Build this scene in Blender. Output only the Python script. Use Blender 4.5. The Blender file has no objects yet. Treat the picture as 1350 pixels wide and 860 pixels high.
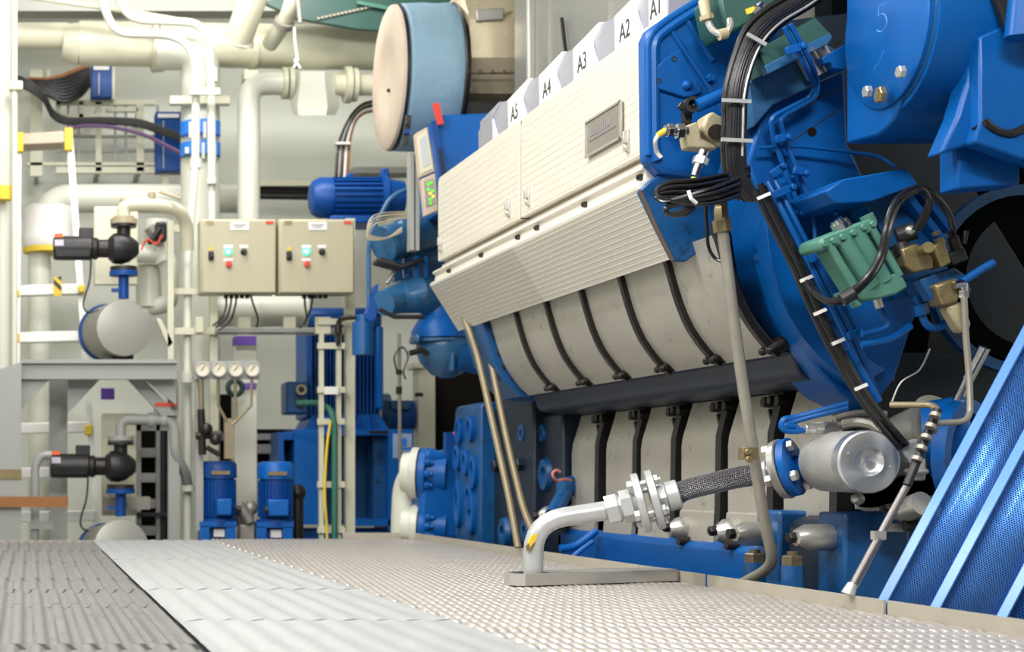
import bpy, bmesh, math, random
from mathutils import Vector as V, Matrix as M3, Euler
random.seed(7)
SC = bpy.context.scene
COL = SC.collection
PI = math.pi
# ---- measured from the photograph: level camera looking along the engine, focal length 2200 px, eye 0.45 m over the deck
FP, VX, VY, CH = 2200.0, 35.0, 630.0, 0.45
def W(px, py, Y): return V(((px - VX) * Y / FP, Y, CH - (py - VY) * Y / FP))
def S_(n, Y): return n * Y / FP
ORG = {}

# ------------------------------------------------------------------ mesh builder
class MB:
    def __init__(s): s.v = []; s.f = []; s.uv = {}
    def add(s, vs, fs):
        o = len(s.v); s.v += [V(p) for p in vs]; s.f += [tuple(i + o for i in f) for f in fs]; return s
    def bb(s, x0, x1, y0, y1, z0, z1):
        vs = [(x, y, z) for x in (x0, x1) for y in (y0, y1) for z in (z0, z1)]
        return s.add(vs, [(0,1,3,2),(4,6,7,5),(0,4,5,1),(2,3,7,6),(0,2,6,4),(1,5,7,3)])
    def box(s, c, sz, rot=(0,0,0)):
        R = Euler(rot).to_matrix(); c = V(c)
        vs = [c + R @ V((x*sz[0]/2, y*sz[1]/2, z*sz[2]/2)) for x in (-1,1) for y in (-1,1) for z in (-1,1)]
        return s.add(vs, [(0,1,3,2),(4,6,7,5),(0,4,5,1),(2,3,7,6),(0,2,6,4),(1,5,7,3)])
    def bar(s, p0, p1, w, h, up=(0,0,1)):
        p0, p1 = V(p0), V(p1); d = (p1-p0).normalized(); a = d.cross(V(up))
        if a.length < 1e-4: a = d.cross(V((0,1,0)))
        a.normalize(); b = a.cross(d)
        vs = [p + a*x*w/2 + b*y*h/2 for p in (p0, p1) for x in (-1,1) for y in (-1,1)]
        return s.add(vs, [(0,1,3,2),(4,6,7,5),(0,4,5,1),(2,3,7,6),(0,2,6,4),(1,5,7,3)])
    def prism(s, pts, vec):
        n = len(pts); vec = V(vec); vs = [V(p) for p in pts] + [V(p)+vec for p in pts]
        return s.add(vs, [tuple(range(n))[::-1], tuple(range(n, 2*n))] + [(i, (i+1) % n, n+(i+1) % n, n+i) for i in range(n)])
    def pp(s, pix, Y, d):       # frontal plate of real thickness d whose near face stands at depth Y
        return s.prism([W(x, y, Y) for x, y in pix], (0, d, 0))
    def pbox(s, x0, y0, x1, y1, Y, d): return s.pp([(x0,y0),(x1,y0),(x1,y1),(x0,y1)], Y, d)
    def prof(s, xz, y0, y1): return s.prism([(x, y0, z) for x, z in xz], (0, y1-y0, 0))
    def yz(s, yzp, x0, x1): return s.prism([(x0, y, z) for y, z in yzp], (x1-x0, 0, 0))
    def rings(s, rs, closed=False, cap=True):
        n = len(rs[0]); fs = []
        for k in range(len(rs)-1):
            for i in range(n): fs.append((k*n+i, k*n+(i+1) % n, (k+1)*n+(i+1) % n, (k+1)*n+i))
        if closed:
            k = len(rs)-1
            for i in range(n): fs.append((k*n+i, k*n+(i+1) % n, (i+1) % n, i))
        elif cap:
            fs.append(tuple(range(n))[::-1]); fs.append(tuple(range((len(rs)-1)*n, len(rs)*n)))
        return s.add([p for r in rs for p in r], fs)
    def lathe(s, p, d, prof, n=24, closed=False, cap=True, ph=0):
        p = V(p); d = V(d).normalized(); a = d.cross(V((0,0,1)))
        if a.length < 1e-3: a = d.cross(V((0,1,0)))
        a.normalize(); b = a.cross(d)
        return s.rings([[p + d*t + (a*math.cos(2*PI*i/n+ph) + b*math.sin(2*PI*i/n+ph))*max(r, 1e-4) for i in range(n)] for t, r in prof], closed, cap)
    def cyl(s, p0, p1, r0, r1=None, n=20):
        p0, p1 = V(p0), V(p1)
        return s.lathe(p0, p1-p0, [(0, r0), ((p1-p0).length, r0 if r1 is None else r1)], n)
    def hexn(s, p, d, r, h, ph=0): return s.lathe(p, d, [(0, r), (h*.85, r), (h, r*.86)], 6, ph=ph)
    def ball(s, p, r, n=14): return s.lathe(V(p)-V((0,0,r)), (0,0,1), [(r-r*math.cos(PI*k/8), r*math.sin(PI*k/8)) for k in range(9)], n)
    def tube(s, pts, r, n=10, fil=0.0, cap=True):
        pts = [V(p) for p in pts]
        if fil > 0 and len(pts) > 2:
            q = [pts[0]]
            for i in range(1, len(pts)-1):
                a, b, c = pts[i-1], pts[i], pts[i+1]
                l = min(fil, (a-b).length*.48, (c-b).length*.48)
                u, w = b+(a-b).normalized()*l, b+(c-b).normalized()*l
                for k in range(7):
                    t = k/6; q.append(u*(1-t)**2 + b*2*t*(1-t) + w*t*t)
            q.append(pts[-1]); pts = q
        tg = []
        for i in range(len(pts)):
            d = (pts[min(i+1, len(pts)-1)] - pts[max(i-1, 0)])
            tg.append(d.normalized() if d.length > 1e-9 else V((0,0,1)))
        a = tg[0].cross(V((0,0,1)))
        if a.length < .05: a = tg[0].cross(V((0,1,0)))
        a.normalize(); rs = []
        for i, p in enumerate(pts):
            a = a - tg[i]*a.dot(tg[i]); a.normalize(); b = tg[i].cross(a)
            rr = r[i] if isinstance(r, (list, tuple)) else r
            rs.append([p + (a*math.cos(2*PI*k/n) + b*math.sin(2*PI*k/n))*rr for k in range(n)])
        return s.rings(rs, cap=cap)
    def pt(s, pix, r, n=10, fil=0.0): return s.tube([W(*p) for p in pix], r, n, fil)
    def pts(s, pix, r, n=8): return s.tube(spline([W(*p) for p in pix]), r, n)
    def sheet(s, xz, th, y0, y1):     # bent plate: profile thickened away from the viewer's left
        n = len(xz); off = []
        for i in range(n):
            a, b = V(xz[max(i-1,0)]), V(xz[min(i+1,n-1)]); d = (b-a).normalized(); off.append((xz[i][0]-d.y*th, xz[i][1]+d.x*th))
        return s.prof(list(xz) + off[::-1], y0, y1)

def spline(p, k=8):
    p = [V(q) for q in p]; out = []
    for i in range(len(p)-1):
        a, b, c, d = p[max(i-1,0)], p[i], p[i+1], p[min(i+2,len(p)-1)]
        for j in range(k):
            t = j/k
            out.append(.5*((2*b)+(c-a)*t+(2*a-5*b+4*c-d)*t*t+(3*b-a-3*c+d)*t**3))
    out.append(p[-1]); return out

def mk(name, mb, mat, org, bevel=0, seg=2, ang=35):
    me = bpy.data.meshes.new(name)
    me.from_pydata([v - org for v in mb.v], [], mb.f)
    bm = bmesh.new(); bm.from_mesh(me)
    bmesh.ops.recalc_face_normals(bm, faces=bm.faces)
    bm.to_mesh(me); bm.free()
    for p in me.polygons: p.use_smooth = True
    me.set_sharp_from_angle(angle=math.radians(ang))
    me.materials.append(mat)
    o = bpy.data.objects.new(name, me); COL.objects.link(o)
    if bevel:
        b = o.modifiers.new('edge', 'BEVEL'); b.width = bevel; b.segments = seg; b.limit_method = 'ANGLE'; b.angle_limit = math.radians(40)
    return o
def tag(o, label, cat, group=None):
    o['label'] = label; o['category'] = cat
    if group: o['group'] = group
    return o
def T(name, label, cat, loc, group=None):
    o = bpy.data.objects.new(name, None); COL.objects.link(o); o.location = V(loc); o.empty_display_size = .05
    ORG[o.name] = V(loc); return tag(o, label, cat, group)
def P(name, mb, mat, parent, label=None, bevel=0, seg=2, ang=35):
    org = ORG[parent.name]; o = mk(name, mb, mat, org, bevel, seg, ang); o.parent = parent; ORG[o.name] = org
    if label: o['label'] = label
    return o
def PS(name, mb, mat, parent, label=None, **kw):      # one part for every separate piece
    n = len(mb.v); par = list(range(n))
    def fd(i):
        while par[i] != i: par[i] = par[par[i]]; i = par[i]
        return i
    for f in mb.f:
        for i in f[1:]: par[fd(i)] = fd(f[0])
    out = []
    for r in sorted({fd(f[0]) for f in mb.f}):
        ix = [i for i in range(n) if fd(i) == r]; mp = {i: k for k, i in enumerate(ix)}
        m = MB(); m.v = [mb.v[i] for i in ix]; m.f = [tuple(mp[i] for i in f) for f in mb.f if fd(f[0]) == r]
        out.append(P(name, m, mat, parent, label, **kw))
    return out
def S(name, mb, mat, label, cat, group=None, bevel=0, seg=2, ang=35):
    xs = [v.x for v in mb.v]; ys = [v.y for v in mb.v]; zs = [v.z for v in mb.v]
    org = V(((min(xs)+max(xs))/2, (min(ys)+max(ys))/2, min(zs)))
    o = mk(name, mb, mat, org, bevel, seg, ang); o.location = org; ORG[o.name] = org
    return tag(o, label, cat, group)
def ST(name, mb, mat, bevel=0):
    o = mk(name, mb, mat, V((0,0,0)), bevel); o['kind'] = 'structure'; ORG[o.name] = V((0,0,0)); return o
def txt(name, s, size, pos, right, up, mat, parent, th=.001):
    cu = bpy.data.curves.new(name, 'FONT'); cu.body = s; cu.size = size; cu.extrude = th; cu.align_x = 'CENTER'; cu.align_y = 'CENTER'; cu.resolution_u = 3
    t = bpy.data.objects.new(name, cu); COL.objects.link(t)
    me = bpy.data.meshes.new_from_object(t.evaluated_get(bpy.context.evaluated_depsgraph_get()))
    bpy.data.objects.remove(t)
    r, u = V(right).normalized(), V(up).normalized(); n = r.cross(u)
    mx = M3((r, u, n)).transposed().to_4x4(); mx.translation = V(pos) - ORG[parent.name]
    me.transform(mx); me.materials.clear(); me.materials.append(mat); me.name = name
    o = bpy.data.objects.new(name, me); COL.objects.link(o); o.parent = parent; ORG[o.name] = ORG[parent.name]; return o

# ------------------------------------------------------------------ materials
def lin(c): return tuple(((x/255)/12.92 if x/255 <= .04045 else ((x/255+.055)/1.055)**2.4) for x in c)
def mat(name, rgb, rough=.5, metal=0, var=.12, scale=6, bump=.0, bscale=60, spec=.5, wear=None, wear_amt=.0, emit=0, coat=0, aniso=False):
    m = bpy.data.materials.new(name); m.use_nodes = True; nt = m.node_tree; N, L = nt.nodes, nt.links
    b = N['Principled BSDF']; c = lin(rgb)
    b.inputs['Metallic'].default_value = metal; b.inputs['Specular IOR Level'].default_value = spec
    if coat: b.inputs['Coat Weight'].default_value = coat; b.inputs['Coat Roughness'].default_value = .12
    tc = N.new('ShaderNodeTexCoord')
    nz = N.new('ShaderNodeTexNoise'); nz.inputs['Scale'].default_value = scale; nz.inputs['Detail'].default_value = 6; nz.inputs['Roughness'].default_value = .6
    L.new(tc.outputs['Object'], nz.inputs['Vector'])
    mx = N.new('ShaderNodeMix'); mx.data_type = 'RGBA'
    mx.inputs[6].default_value = (*[x*(1-var) for x in c], 1); mx.inputs[7].default_value = (*[min(1, x*(1+var)) for x in c], 1)
    L.new(nz.outputs['Fac'], mx.inputs[0]); col = mx.outputs[2]
    if wear:
        n2 = N.new('ShaderNodeTexNoise'); n2.inputs['Scale'].default_value = scale*2.3; n2.inputs['Detail'].default_value = 9; n2.inputs['Roughness'].default_value = .7
        L.new(tc.outputs['Object'], n2.inputs['Vector'])
        rp = N.new('ShaderNodeMapRange'); rp.inputs[1].default_value = .62-wear_amt*.3; rp.inputs[2].default_value = .72-wear_amt*.2
        L.new(n2.outputs['Fac'], rp.inputs[0])
        m2 = N.new('ShaderNodeMix'); m2.data_type = 'RGBA'; m2.inputs[7].default_value = (*lin(wear), 1)
        L.new(rp.outputs[0], m2.inputs[0]); L.new(col, m2.inputs[6]); col = m2.outputs[2]
    L.new(col, b.inputs['Base Color'])
    rr = N.new('ShaderNodeMapRange'); rr.inputs[3].default_value = max(.03, rough-.1); rr.inputs[4].default_value = min(1, rough+.1)
    L.new(nz.outputs['Fac'], rr.inputs[0]); L.new(rr.outputs[0], b.inputs['Roughness'])
    if bump:
        n3 = N.new('ShaderNodeTexNoise'); n3.inputs['Scale'].default_value = bscale; n3.inputs['Detail'].default_value = 3
        L.new(tc.outputs['Object'], n3.inputs['Vector'])
        bp = N.new('ShaderNodeBump'); bp.inputs['Strength'].default_value = bump; bp.inputs['Distance'].default_value = .01
        L.new(n3.outputs['Fac'], bp.inputs['Height']); L.new(bp.outputs[0], b.inputs['Normal'])
    if emit:
        b.inputs['Emission Color'].default_value = (*c, 1); b.inputs['Emission Strength'].default_value = emit
    return m
def stripes(name, rgb, axis, pitch, strength=.5, rough=.4, dist=.003, metal=0, var=.06):
    m = mat(name, rgb, rough, metal, var); nt = m.node_tree; N, L = nt.nodes, nt.links
    tc = N.new('ShaderNodeTexCoord'); w = N.new('ShaderNodeTexWave'); w.wave_type = 'BANDS'; w.bands_direction = axis; w.wave_profile = 'SIN'
    w.inputs['Scale'].default_value = 2*PI/(20*pitch)
    L.new(tc.outputs['Object'], w.inputs['Vector'])
    pw = N.new('ShaderNodeMath'); pw.operation = 'POWER'; pw.inputs[1].default_value = 5; L.new(w.outputs['Fac'], pw.inputs[0])
    bp = N.new('ShaderNodeBump'); bp.inputs['Strength'].default_value = strength; bp.inputs['Distance'].default_value = dist
    L.new(pw.outputs[0], bp.inputs['Height']); L.new(bp.outputs[0], N['Principled BSDF'].inputs['Normal'])
    return m

white = mat('white_paint', (206, 207, 193), .38, var=.05, scale=3, bump=.05, bscale=20)
wallm = mat('wall_paint', (214, 216, 204), .5, var=.05, scale=.8, bump=.04, bscale=8)
ceilm = mat('ceiling_paint', (172, 172, 164), .6, var=.05, scale=1)
cream = mat('cream_paint', (202, 200, 176), .42, var=.06, scale=4, bump=.05, bscale=20)
beige = mat('beige_cabinet', (174, 167, 140), .38, var=.03, scale=2)
greyp = mat('grey_paint', (150, 151, 147), .45, var=.08, scale=4)
galv = mat('galvanised', (184, 184, 180), .4, .45, var=.15, scale=14)
alu = mat('aluminium', (206, 206, 204), .3, .6, var=.08, scale=12)
alub = mat('ladder_aluminium', (222, 222, 216), .4, .25, var=.05)
plate = mat('bare_plate', (172, 168, 158), .45, .35, var=.14, scale=5, bump=.06, bscale=9, wear=(120, 116, 106), wear_amt=.1)
steel = mat('steel', (186, 184, 178), .3, .6, var=.2, scale=20)
stain = mat('stainless_cladding', (214, 202, 172), .26, .45, var=.14, scale=3, bump=.25, bscale=5, wear=(122, 96, 60), wear_amt=.1)
stain2 = mat('stainless_dull', (158, 157, 150), .38, .45, var=.12, scale=3, bump=.1, bscale=6)
blue = mat('engine_blue', (0, 77, 146), .4, var=.16, scale=5, bump=.04, bscale=12, coat=.05, spec=.25, wear=(10, 62, 108), wear_amt=.05)
blued = mat('engine_blue_deep', (8, 74, 128), .38, var=.25, scale=4, bump=.05, bscale=12, wear=(16, 34, 58), wear_amt=.2)
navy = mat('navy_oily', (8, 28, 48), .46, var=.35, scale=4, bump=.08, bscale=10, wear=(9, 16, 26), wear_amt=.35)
cavity = mat('shade_navy', (4, 7, 12), .7, var=.3, scale=3, spec=.04)  # near-black colour stands in for shade inside the engine
bluem = mat('motor_blue', (6, 66, 136), .42, spec=.3, var=.12, scale=6, bump=.05, bscale=20)
blueb = mat('bright_blue', (4, 88, 166), .4, spec=.3, var=.1, scale=6)
bluel = mat('worn_blue', (40, 88, 128), .34, var=.2, scale=6, wear=(120, 112, 98), wear_amt=.12, bump=.06, bscale=14)
blanket = mat('lagging_blue', (128, 158, 176), .8, var=.16, scale=5, bump=.5, bscale=26)
tan = mat('lagging_tan', (186, 170, 152), .8, var=.14, scale=7, bump=.3, bscale=20)
green = mat('actuator_green', (74, 124, 108), .42, var=.14, scale=9, bump=.08, bscale=40)
greend = mat('dark_green', (40, 80, 70), .45, var=.2, scale=6)
black = mat('black_rubber', (24, 24, 26), .26, var=.3, scale=20)
blackm = mat('black_metal', (34, 33, 34), .45, .2, var=.3, scale=15, bump=.08, bscale=40)
strapm = mat('oily_strap', (40, 36, 32), .4, .4, var=.4, scale=25)
brass = mat('dull_brass', (136, 122, 88), .38, .6, var=.3, scale=20, wear=(60, 52, 40), wear_amt=.1)
castm = mat('cast_cream', (166, 154, 124), .5, var=.15, scale=15, wear=(120, 100, 70), wear_amt=.1)
chrome = mat('chrome', (205, 205, 208), .14, 1, var=.06, scale=20)
tanp = mat('tan_pipe', (138, 126, 100), .42, .3, var=.15, scale=14)
greyt = mat('grey_tube', (146, 142, 132), .42, .4, var=.15, scale=14)
red = mat('red_plastic', (206, 62, 44), .5, var=.06)
orange = mat('orange_plastic', (230, 100, 50), .5, var=.06)
yellow = mat('yellow_plastic', (222, 190, 50), .5, var=.08)
purple = mat('purple_band', (96, 62, 158), .5, var=.08)
purplec = mat('purple_cable', (116, 84, 130), .5, var=.08)
brown = mat('rusty_brown', (142, 92, 46), .6, var=.25, scale=14)
rust = mat('rust_edge', (96, 76, 56), .7, var=.3, scale=30)
flapm = mat('clear_flap', (196, 198, 214), .3)
hoodm = mat('plastic_cover', (138, 138, 146), .32, var=.04, scale=5, bump=.06, bscale=7)
labelm = mat('label_white', (232, 230, 226), .5, var=.02)
ink = mat('ink', (50, 48, 50), .6, var=.05)
inkl = mat('faint_ink', (128, 126, 128), .6, var=.05)
bluelab = mat('marker_blue', (30, 120, 214), .5, var=.05)
greenhose = mat('green_hose', (44, 104, 86), .5, var=.1)
lampg = mat('lamp_green', (60, 230, 170), .3, emit=2.5)
lampw = mat('lamp_core', (225, 255, 240), .3, emit=2.5)
ledg = mat('led_green', (90, 220, 40), .3, emit=.7)
ledy = mat('led_yellow', (240, 220, 60), .3, emit=.7)
screenm = mat('screen_glass', (176, 182, 186), .25, var=.04)
gaugef = mat('gauge_face', (226, 218, 196), .4, var=.03)
void = mat('dark_opening', (20, 17, 14), .8, var=.3, spec=.1)
scratch = mat('scratched_mark', (52, 122, 190), .5, var=.1)
# ------------------------------------------------------------------ setting
LOW = -0.75
ST('floor', MB().bb(-4, 7, 0, 18, LOW-.1, LOW), greyp)
ST('wall_back', MB().bb(-4, 7, 17, 17.2, LOW, 5.3), wallm)
ST('wall_left', MB().bb(-4.2, -4, 0, 17.2, LOW, 5.3), wallm)
ST('wall_right', MB().bb(7, 7.2, 0, 17.2, LOW, 5.3), wallm)
ST('ceiling', MB().bb(-4.2, 7.2, 0, 17.2, 5.3, 5.4), ceilm)
# --- deck panels
def ribbed(x0, x1, y0, y1, pitch, h, wob, mat_, label, ph=0.0, fine=0):
    mb = MB(); n = int((x1-x0)/pitch*8); xs = [x0+(x1-x0)*i/n for i in range(n+1)]
    ny = max(2, int((y1-y0)/(.03 if fine else .2))); vs = []; fs = []
    def hz(x, y):
        u = ((x-x0)/pitch+ph) % 1
        z = -h*(0 if u < .42 else 1 if .56 < u < .9 else (u-.42)/.14 if u < .56 else (1-u)/.1) if x0 < .4 else -h*(.5-.5*math.cos(2*PI*u))
        if fine: z += fine*(math.sin((x-x0)*2*PI/.0143)*.5+math.sin(y*2*PI/.06)*.5)
        return z + random.uniform(-1, 1)*wob
    for j in range(ny+1):
        y = y0+(y1-y0)*j/ny
        for x in xs: vs.append((x, y, hz(x, y)))
    for j in range(ny):
        for i in range(n): a = j*(n+1)+i; fs.append((a, a+1, a+n+2, a+n+1))
    k = len(vs); vs += [(x0,y0,-.03),(x1,y0,-.03),(x1,y1,-.03),(x0,y1,-.03)]
    fs.append((k,k+3,k+2,k+1)); fs.append(tuple([k, k+1] + [i for i in range(n, -1, -1)]))
    fs.append(tuple([k+3, k+2]+[ny*(n+1)+i for i in range(n, -1, -1)]))
    mb.add(vs, fs)
    return S('floor_grating', mb, mat_, label, 'grating', 'metal floor gratings', ang=60)
gl = mat('grating_worn', (150, 148, 148), .3, .55, var=.14, scale=9, bump=.12, bscale=120)
gm = mat('grating_new', (172, 174, 174), .4, .25, var=.08, scale=9, bump=.3, bscale=170)
gr = mat('grating_mesh', (192, 186, 180), .35, .5, var=.1, scale=9, bump=.1, bscale=120)
gap = mat('under_deck', (34, 30, 28), .8, var=.2)
ysl = [3.2, 4.52, 5.96, 6.73, 7.5, 9.0, 10.4, 11.92]
ll = ['ribbed worn deck plank nearest the camera in the strip of brownish ribbed planks', 'ribbed worn deck plank second from the camera, the longest and shiniest of its strip',
      'short ribbed worn deck plank just before the brownish pair in the ribbed strip', 'short brownish ribbed deck plank in the middle of the ribbed strip',
      'brownish ribbed deck plank right behind the short brownish one', 'ribbed grey deck plank second from the far end of the ribbed strip',
      'ribbed grey deck plank ending before the lower black pump']
for i in range(7): ribbed(-.58, .468, ysl[i], ysl[i+1]-.012, .068, .015, .00015, gl, ll[i], ph=random.random())
ysm = [3.2, 5.3, 6.78, 9.3, 12.1]
lm = ['pale fluted deck panel nearest the camera, between ribbed and mesh panels', 'pale fluted deck panel of the fluted strip, second from the camera',
      'pale fluted deck panel of the fluted strip, third from the camera', 'pale fluted deck panel at the far end in front of two small blue motors']
for i in range(4): ribbed(.476, 1.345, ysm[i], ysm[i+1]-.008, .098, .0055, .0009, gm, lm[i], ph=.2*i, fine=.0016)
def mesh_deck(x0, x1, y0, y1, label, wx=.033, py=.15):
    mb = MB(); r = 0; y = y0
    while y < y1-.02:
        x = x0+(wx/2 if r % 2 else 0)
        L = min(py*.97, y1-y)
        while x < x1-.004:
            w = min(wx*.84, x1-x); h = -.0008
            ring = [(x, y, -.026), (x+w, y, -.026), (x+w, y+L, -.026), (x, y+L, -.026)]
            top = [(x+w*.2, y+L*.12, h-.004), (x+w*.8, y+L*.12, h-.004), (x+w*.8, y+L*.62, h), (x+w*.2, y+L*.62, h)]
            mid = [(x, y+L*.02, -.0105), (x+w, y+L*.02, -.0105), (x+w, y+L*.8, -.0095), (x, y+L*.8, -.0095)]
            mb.add(ring+mid+top, [(0,1,5,4),(1,2,6,5),(2,3,7,6),(3,0,4,7),(4,5,9,8),(5,6,10,9),(6,7,11,10),(7,4,8,11),(8,9,10,11)])
            x += wx
        y += py; r += 1
    o = S('floor_grating', mb, gr, label, 'grating', 'metal floor gratings', ang=70)
    b = MB().bb(x0, x1, y0, y1, -.034, -.0225); P('backing', b, gap, o, 'dark gaps under the mesh')
    return o
mesh_deck(1.36, 2.84, 3.6, 4.99, 'open mesh deck panel nearest the camera beside the blue mesh guard')
mesh_deck(1.36, 2.84, 5.0, 8.6, 'open mesh deck panel around the base of the silver elbow pipe')
mesh_deck(1.36, 2.84, 8.61, 10.1, 'open mesh deck panel behind the silver elbow pipe, second from the far end')
mesh_deck(1.36, 2.84, 10.11, 12.35, 'open mesh deck panel at the far end beside the blue pump')
# --- kick plates along the deck edge
curbm = mat('curb_plate', (178, 172, 158), .5, .3, var=.1, scale=10)
k = 0
for a, b in [(4.0, 5.515), (5.54, 6.975), (7.01, 7.75), (7.76, 9.17), (9.19, 11.98), (12.0, 12.4)]:
    k += 1; ST('trim_%d' % k, MB().bb(2.845, 2.853, a, b, -.03, .044).bb(2.845, 2.9, a, b, -.03, -.022), curbm)
ST('trim_7', MB().bb(2.35, 2.85, 12.4, 12.408, -.03, .04), curbm)
ST('trim_8', MB().bb(-.6, 2.35, 12.12, 12.14, -.06, -.005), curbm)
# deck bearers
ST('trim_9', MB().bb(-.6, 2.84, 4.9, 5.0, LOW, -.031).bb(-.6, 2.84, 11.8, 11.9, LOW, -.031).bb(-.6, 2.84, 8.4, 8.5, LOW, -.031), greyp)
# ceiling things at the top left
ST('trim_10', MB().bb(-1.2, 4.0, 14.9, 15.15, 4.62, 5.3), ceilm)
o = T('ceiling_hatch', 'dark green panel under the ceiling beside the round blue drum', 'panel', W(420, 15, 14.2))
mb = MB().prism([W(345,2,14.2), W(430,-14,14.2), W(640,-14,14.2), W(560,44,14.2), W(470,38,14.2), W(390,24,14.2)], (0,.06,.0)); P('panel', mb, greend, o, bevel=.005)
mb = MB()
for i in range(16):
    q = W(420+i*5.2, 24-i*1.15, 14.17); mb.bb(q.x-.011, q.x+.011, q.y, q.y+.02, q.z-.008, q.z+.008)
P('rivet_row', mb, tan, o)
P('edge_strip', MB().bar(W(470,3,14.15), W(560,20,14.15), .02, .03), green, o, 'light green edge strip')
# ------------------------------------------------------------------ the big engine, left bank and block (built along +Y)
E = T('diesel_engine', 'large blue V diesel engine with cream side covers and grey crankcase doors', 'engine', (3.7, 8.5, LOW))
ribp = stripes('cover_enamel', (206, 200, 184), 'Z', .034, .35, .36, .002)
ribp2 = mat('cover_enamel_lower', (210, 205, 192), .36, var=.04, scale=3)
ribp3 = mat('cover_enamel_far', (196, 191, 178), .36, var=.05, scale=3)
# core
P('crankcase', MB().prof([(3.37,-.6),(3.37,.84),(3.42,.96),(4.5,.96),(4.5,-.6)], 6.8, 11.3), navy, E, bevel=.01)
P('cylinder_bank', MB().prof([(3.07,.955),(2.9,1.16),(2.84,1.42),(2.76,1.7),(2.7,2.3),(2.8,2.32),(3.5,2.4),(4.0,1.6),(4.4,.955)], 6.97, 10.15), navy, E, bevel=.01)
# upper box
P('hot_box', MB().prof([(2.64,1.80),(2.64,2.30),(3.1,2.36),(3.3,1.8)], 6.98, 10.53), ribp, E, bevel=.006)
def door(y0, y1, lab):
    z0, z1, r = 1.812, 2.338, .05
    c = []
    for cy, cz, a0 in ((y1-r, z1-r, 0), (y0+.006, z1-.006, 90), (y0+.006, z0+.006, 180), (y1-.012, z0+.012, 270)):
        rr = r if a0 == 0 else .006 if a0 < 270 else .012
        for t in range(0, 91, 15):
            A = math.radians(a0+t); c.append((cy+rr*math.cos(A), cz+rr*math.sin(A)))
    return P('cover_door', MB().yz(c, 2.595, 2.63), ribp, E, lab, bevel=.009, seg=3)
d1 = door(8.776, 10.525, 'cream cover door at the far end'); d2 = door(6.985, 8.762, 'cream cover door with the grey maker plate')
def latch(px, py, d, keep=2.595):
    Y = FP*keep/(px-VX); q = W(px, py, Y)
    P('door_latch', MB().box(q+V((-.006,0,0)), (.012,.03,.1)).box(q+V((-.018,0,.015)), (.02,.022,.05)).cyl(q+V((-.006,0,-.03)), q+V((-.022,0,-.03)), .014), steel, d, bevel=.003)
for dd, y0, y1 in ((d1, 8.80, 10.49), (d2, 7.01, 8.73)):
    mb = MB(); z = 1.83
    while z < 2.30: mb.bb(2.5940, 2.597, y0, y1-.02*(z > 2.27), z, z+.0345); z += .0368
    P('corrugation', mb, ribp, dd, bevel=.001)
P('door_gap', MB().bb(2.599,2.639,8.7625,8.7755,1.81,2.325), void, E)
latch(672, 274, d1); latch(698, 259, d2); latch(582.5, 322, d1); latch(829, 186, d2)
# maker plate
q0, q1 = W(777, 206, FP*2.595/(777-VX)), W(823, 138, FP*2.595/(823-VX))
ya, yb, za, zb = q1.y, q0.y, 1.94, 2.08
P('name_plate', MB().bb(2.580, 2.5955, ya, yb, za-.01, zb+.005), mat('plate_grey', (150,144,136), .4, .5), d2, bevel=.005)
P('plate_border', MB().bb(2.575,2.582,ya-.008,ya+.012,za-.016,zb+.012).bb(2.575,2.582,yb-.004,yb+.006,za-.016,zb+.012).bb(2.575,2.582,ya,yb,zb+.002,zb+.012).bb(2.575,2.582,ya,yb,za-.016,za-.006), steel, d2)
mb = MB(); y = yb-.06
random.seed(3)
for k in range(10):
    h = random.uniform(.02,.05); mb.bb(2.577,2.5805,y-random.uniform(.006,.018),y,za+.07,za+.07+h); y -= .027
mb.bb(2.577,2.5805,ya+.06,yb-.05,za+.05,za+.054); P('plate_marks', mb, inkl, d2)
# ledge with clips
P('ledge', MB().prof([(2.66,1.81),(2.625,1.795),(2.615,1.768),(2.57,1.752),(2.560,1.742),(2.562,1.734),(2.578,1.727),(2.576,1.690),(2.552,1.680),(2.545,1.668),(2.55,1.652),(2.66,1.64)], 6.95, 10.53), ribp2, E, bevel=.003)
for px, py in [(592,354),(634.5,335),(683,312.5),(708,301),(771,272),(844,237)]:
    Y = FP*2.57/(px-VX); q = V((2.57, Y, 1.708)); P('ledge_clip', MB().box(q, (.02,.028,.024)).cyl(q, q+V((-.016,0,0)), .008), blackm, E)
# lower slanted panels
def lowpanel(y0, y1, m, off, lab):
    a, b = V((2.55, 0, 1.655)), V((2.725, 0, 1.375)); d = (b-a).normalized(); n = V((-d.z, 0, d.x))*-1
    n = V((d.z, 0, -d.x)); n = n if n.x < 0 else -n
    L = (b-a).length; pr = []
    N_ = 13
    for i in range(N_):
        t0 = L*i/N_
        for t, h in ((0,0),(.76,0),(.79,.0014),(.93,.0014),(.96,0)): pr.append(a+d*(t0+t*L/N_)+n*(h+off))
    pr.append(b+n*off)
    poly = [(p.x, p.z) for p in pr] + [((b-n*.02).x, (b-n*.02).z), ((a-n*.02).x, (a-n*.02).z)]
    return P('lower_panel', MB().prof(poly, y0, y1), m, E, lab, ang=20)
lowpanel(6.945, 8.75, ribp2, .004, 'near lower ribbed panel'); lowpanel(8.72, 10.53, ribp3, 0, 'far lower ribbed panel, slightly darker')
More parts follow.
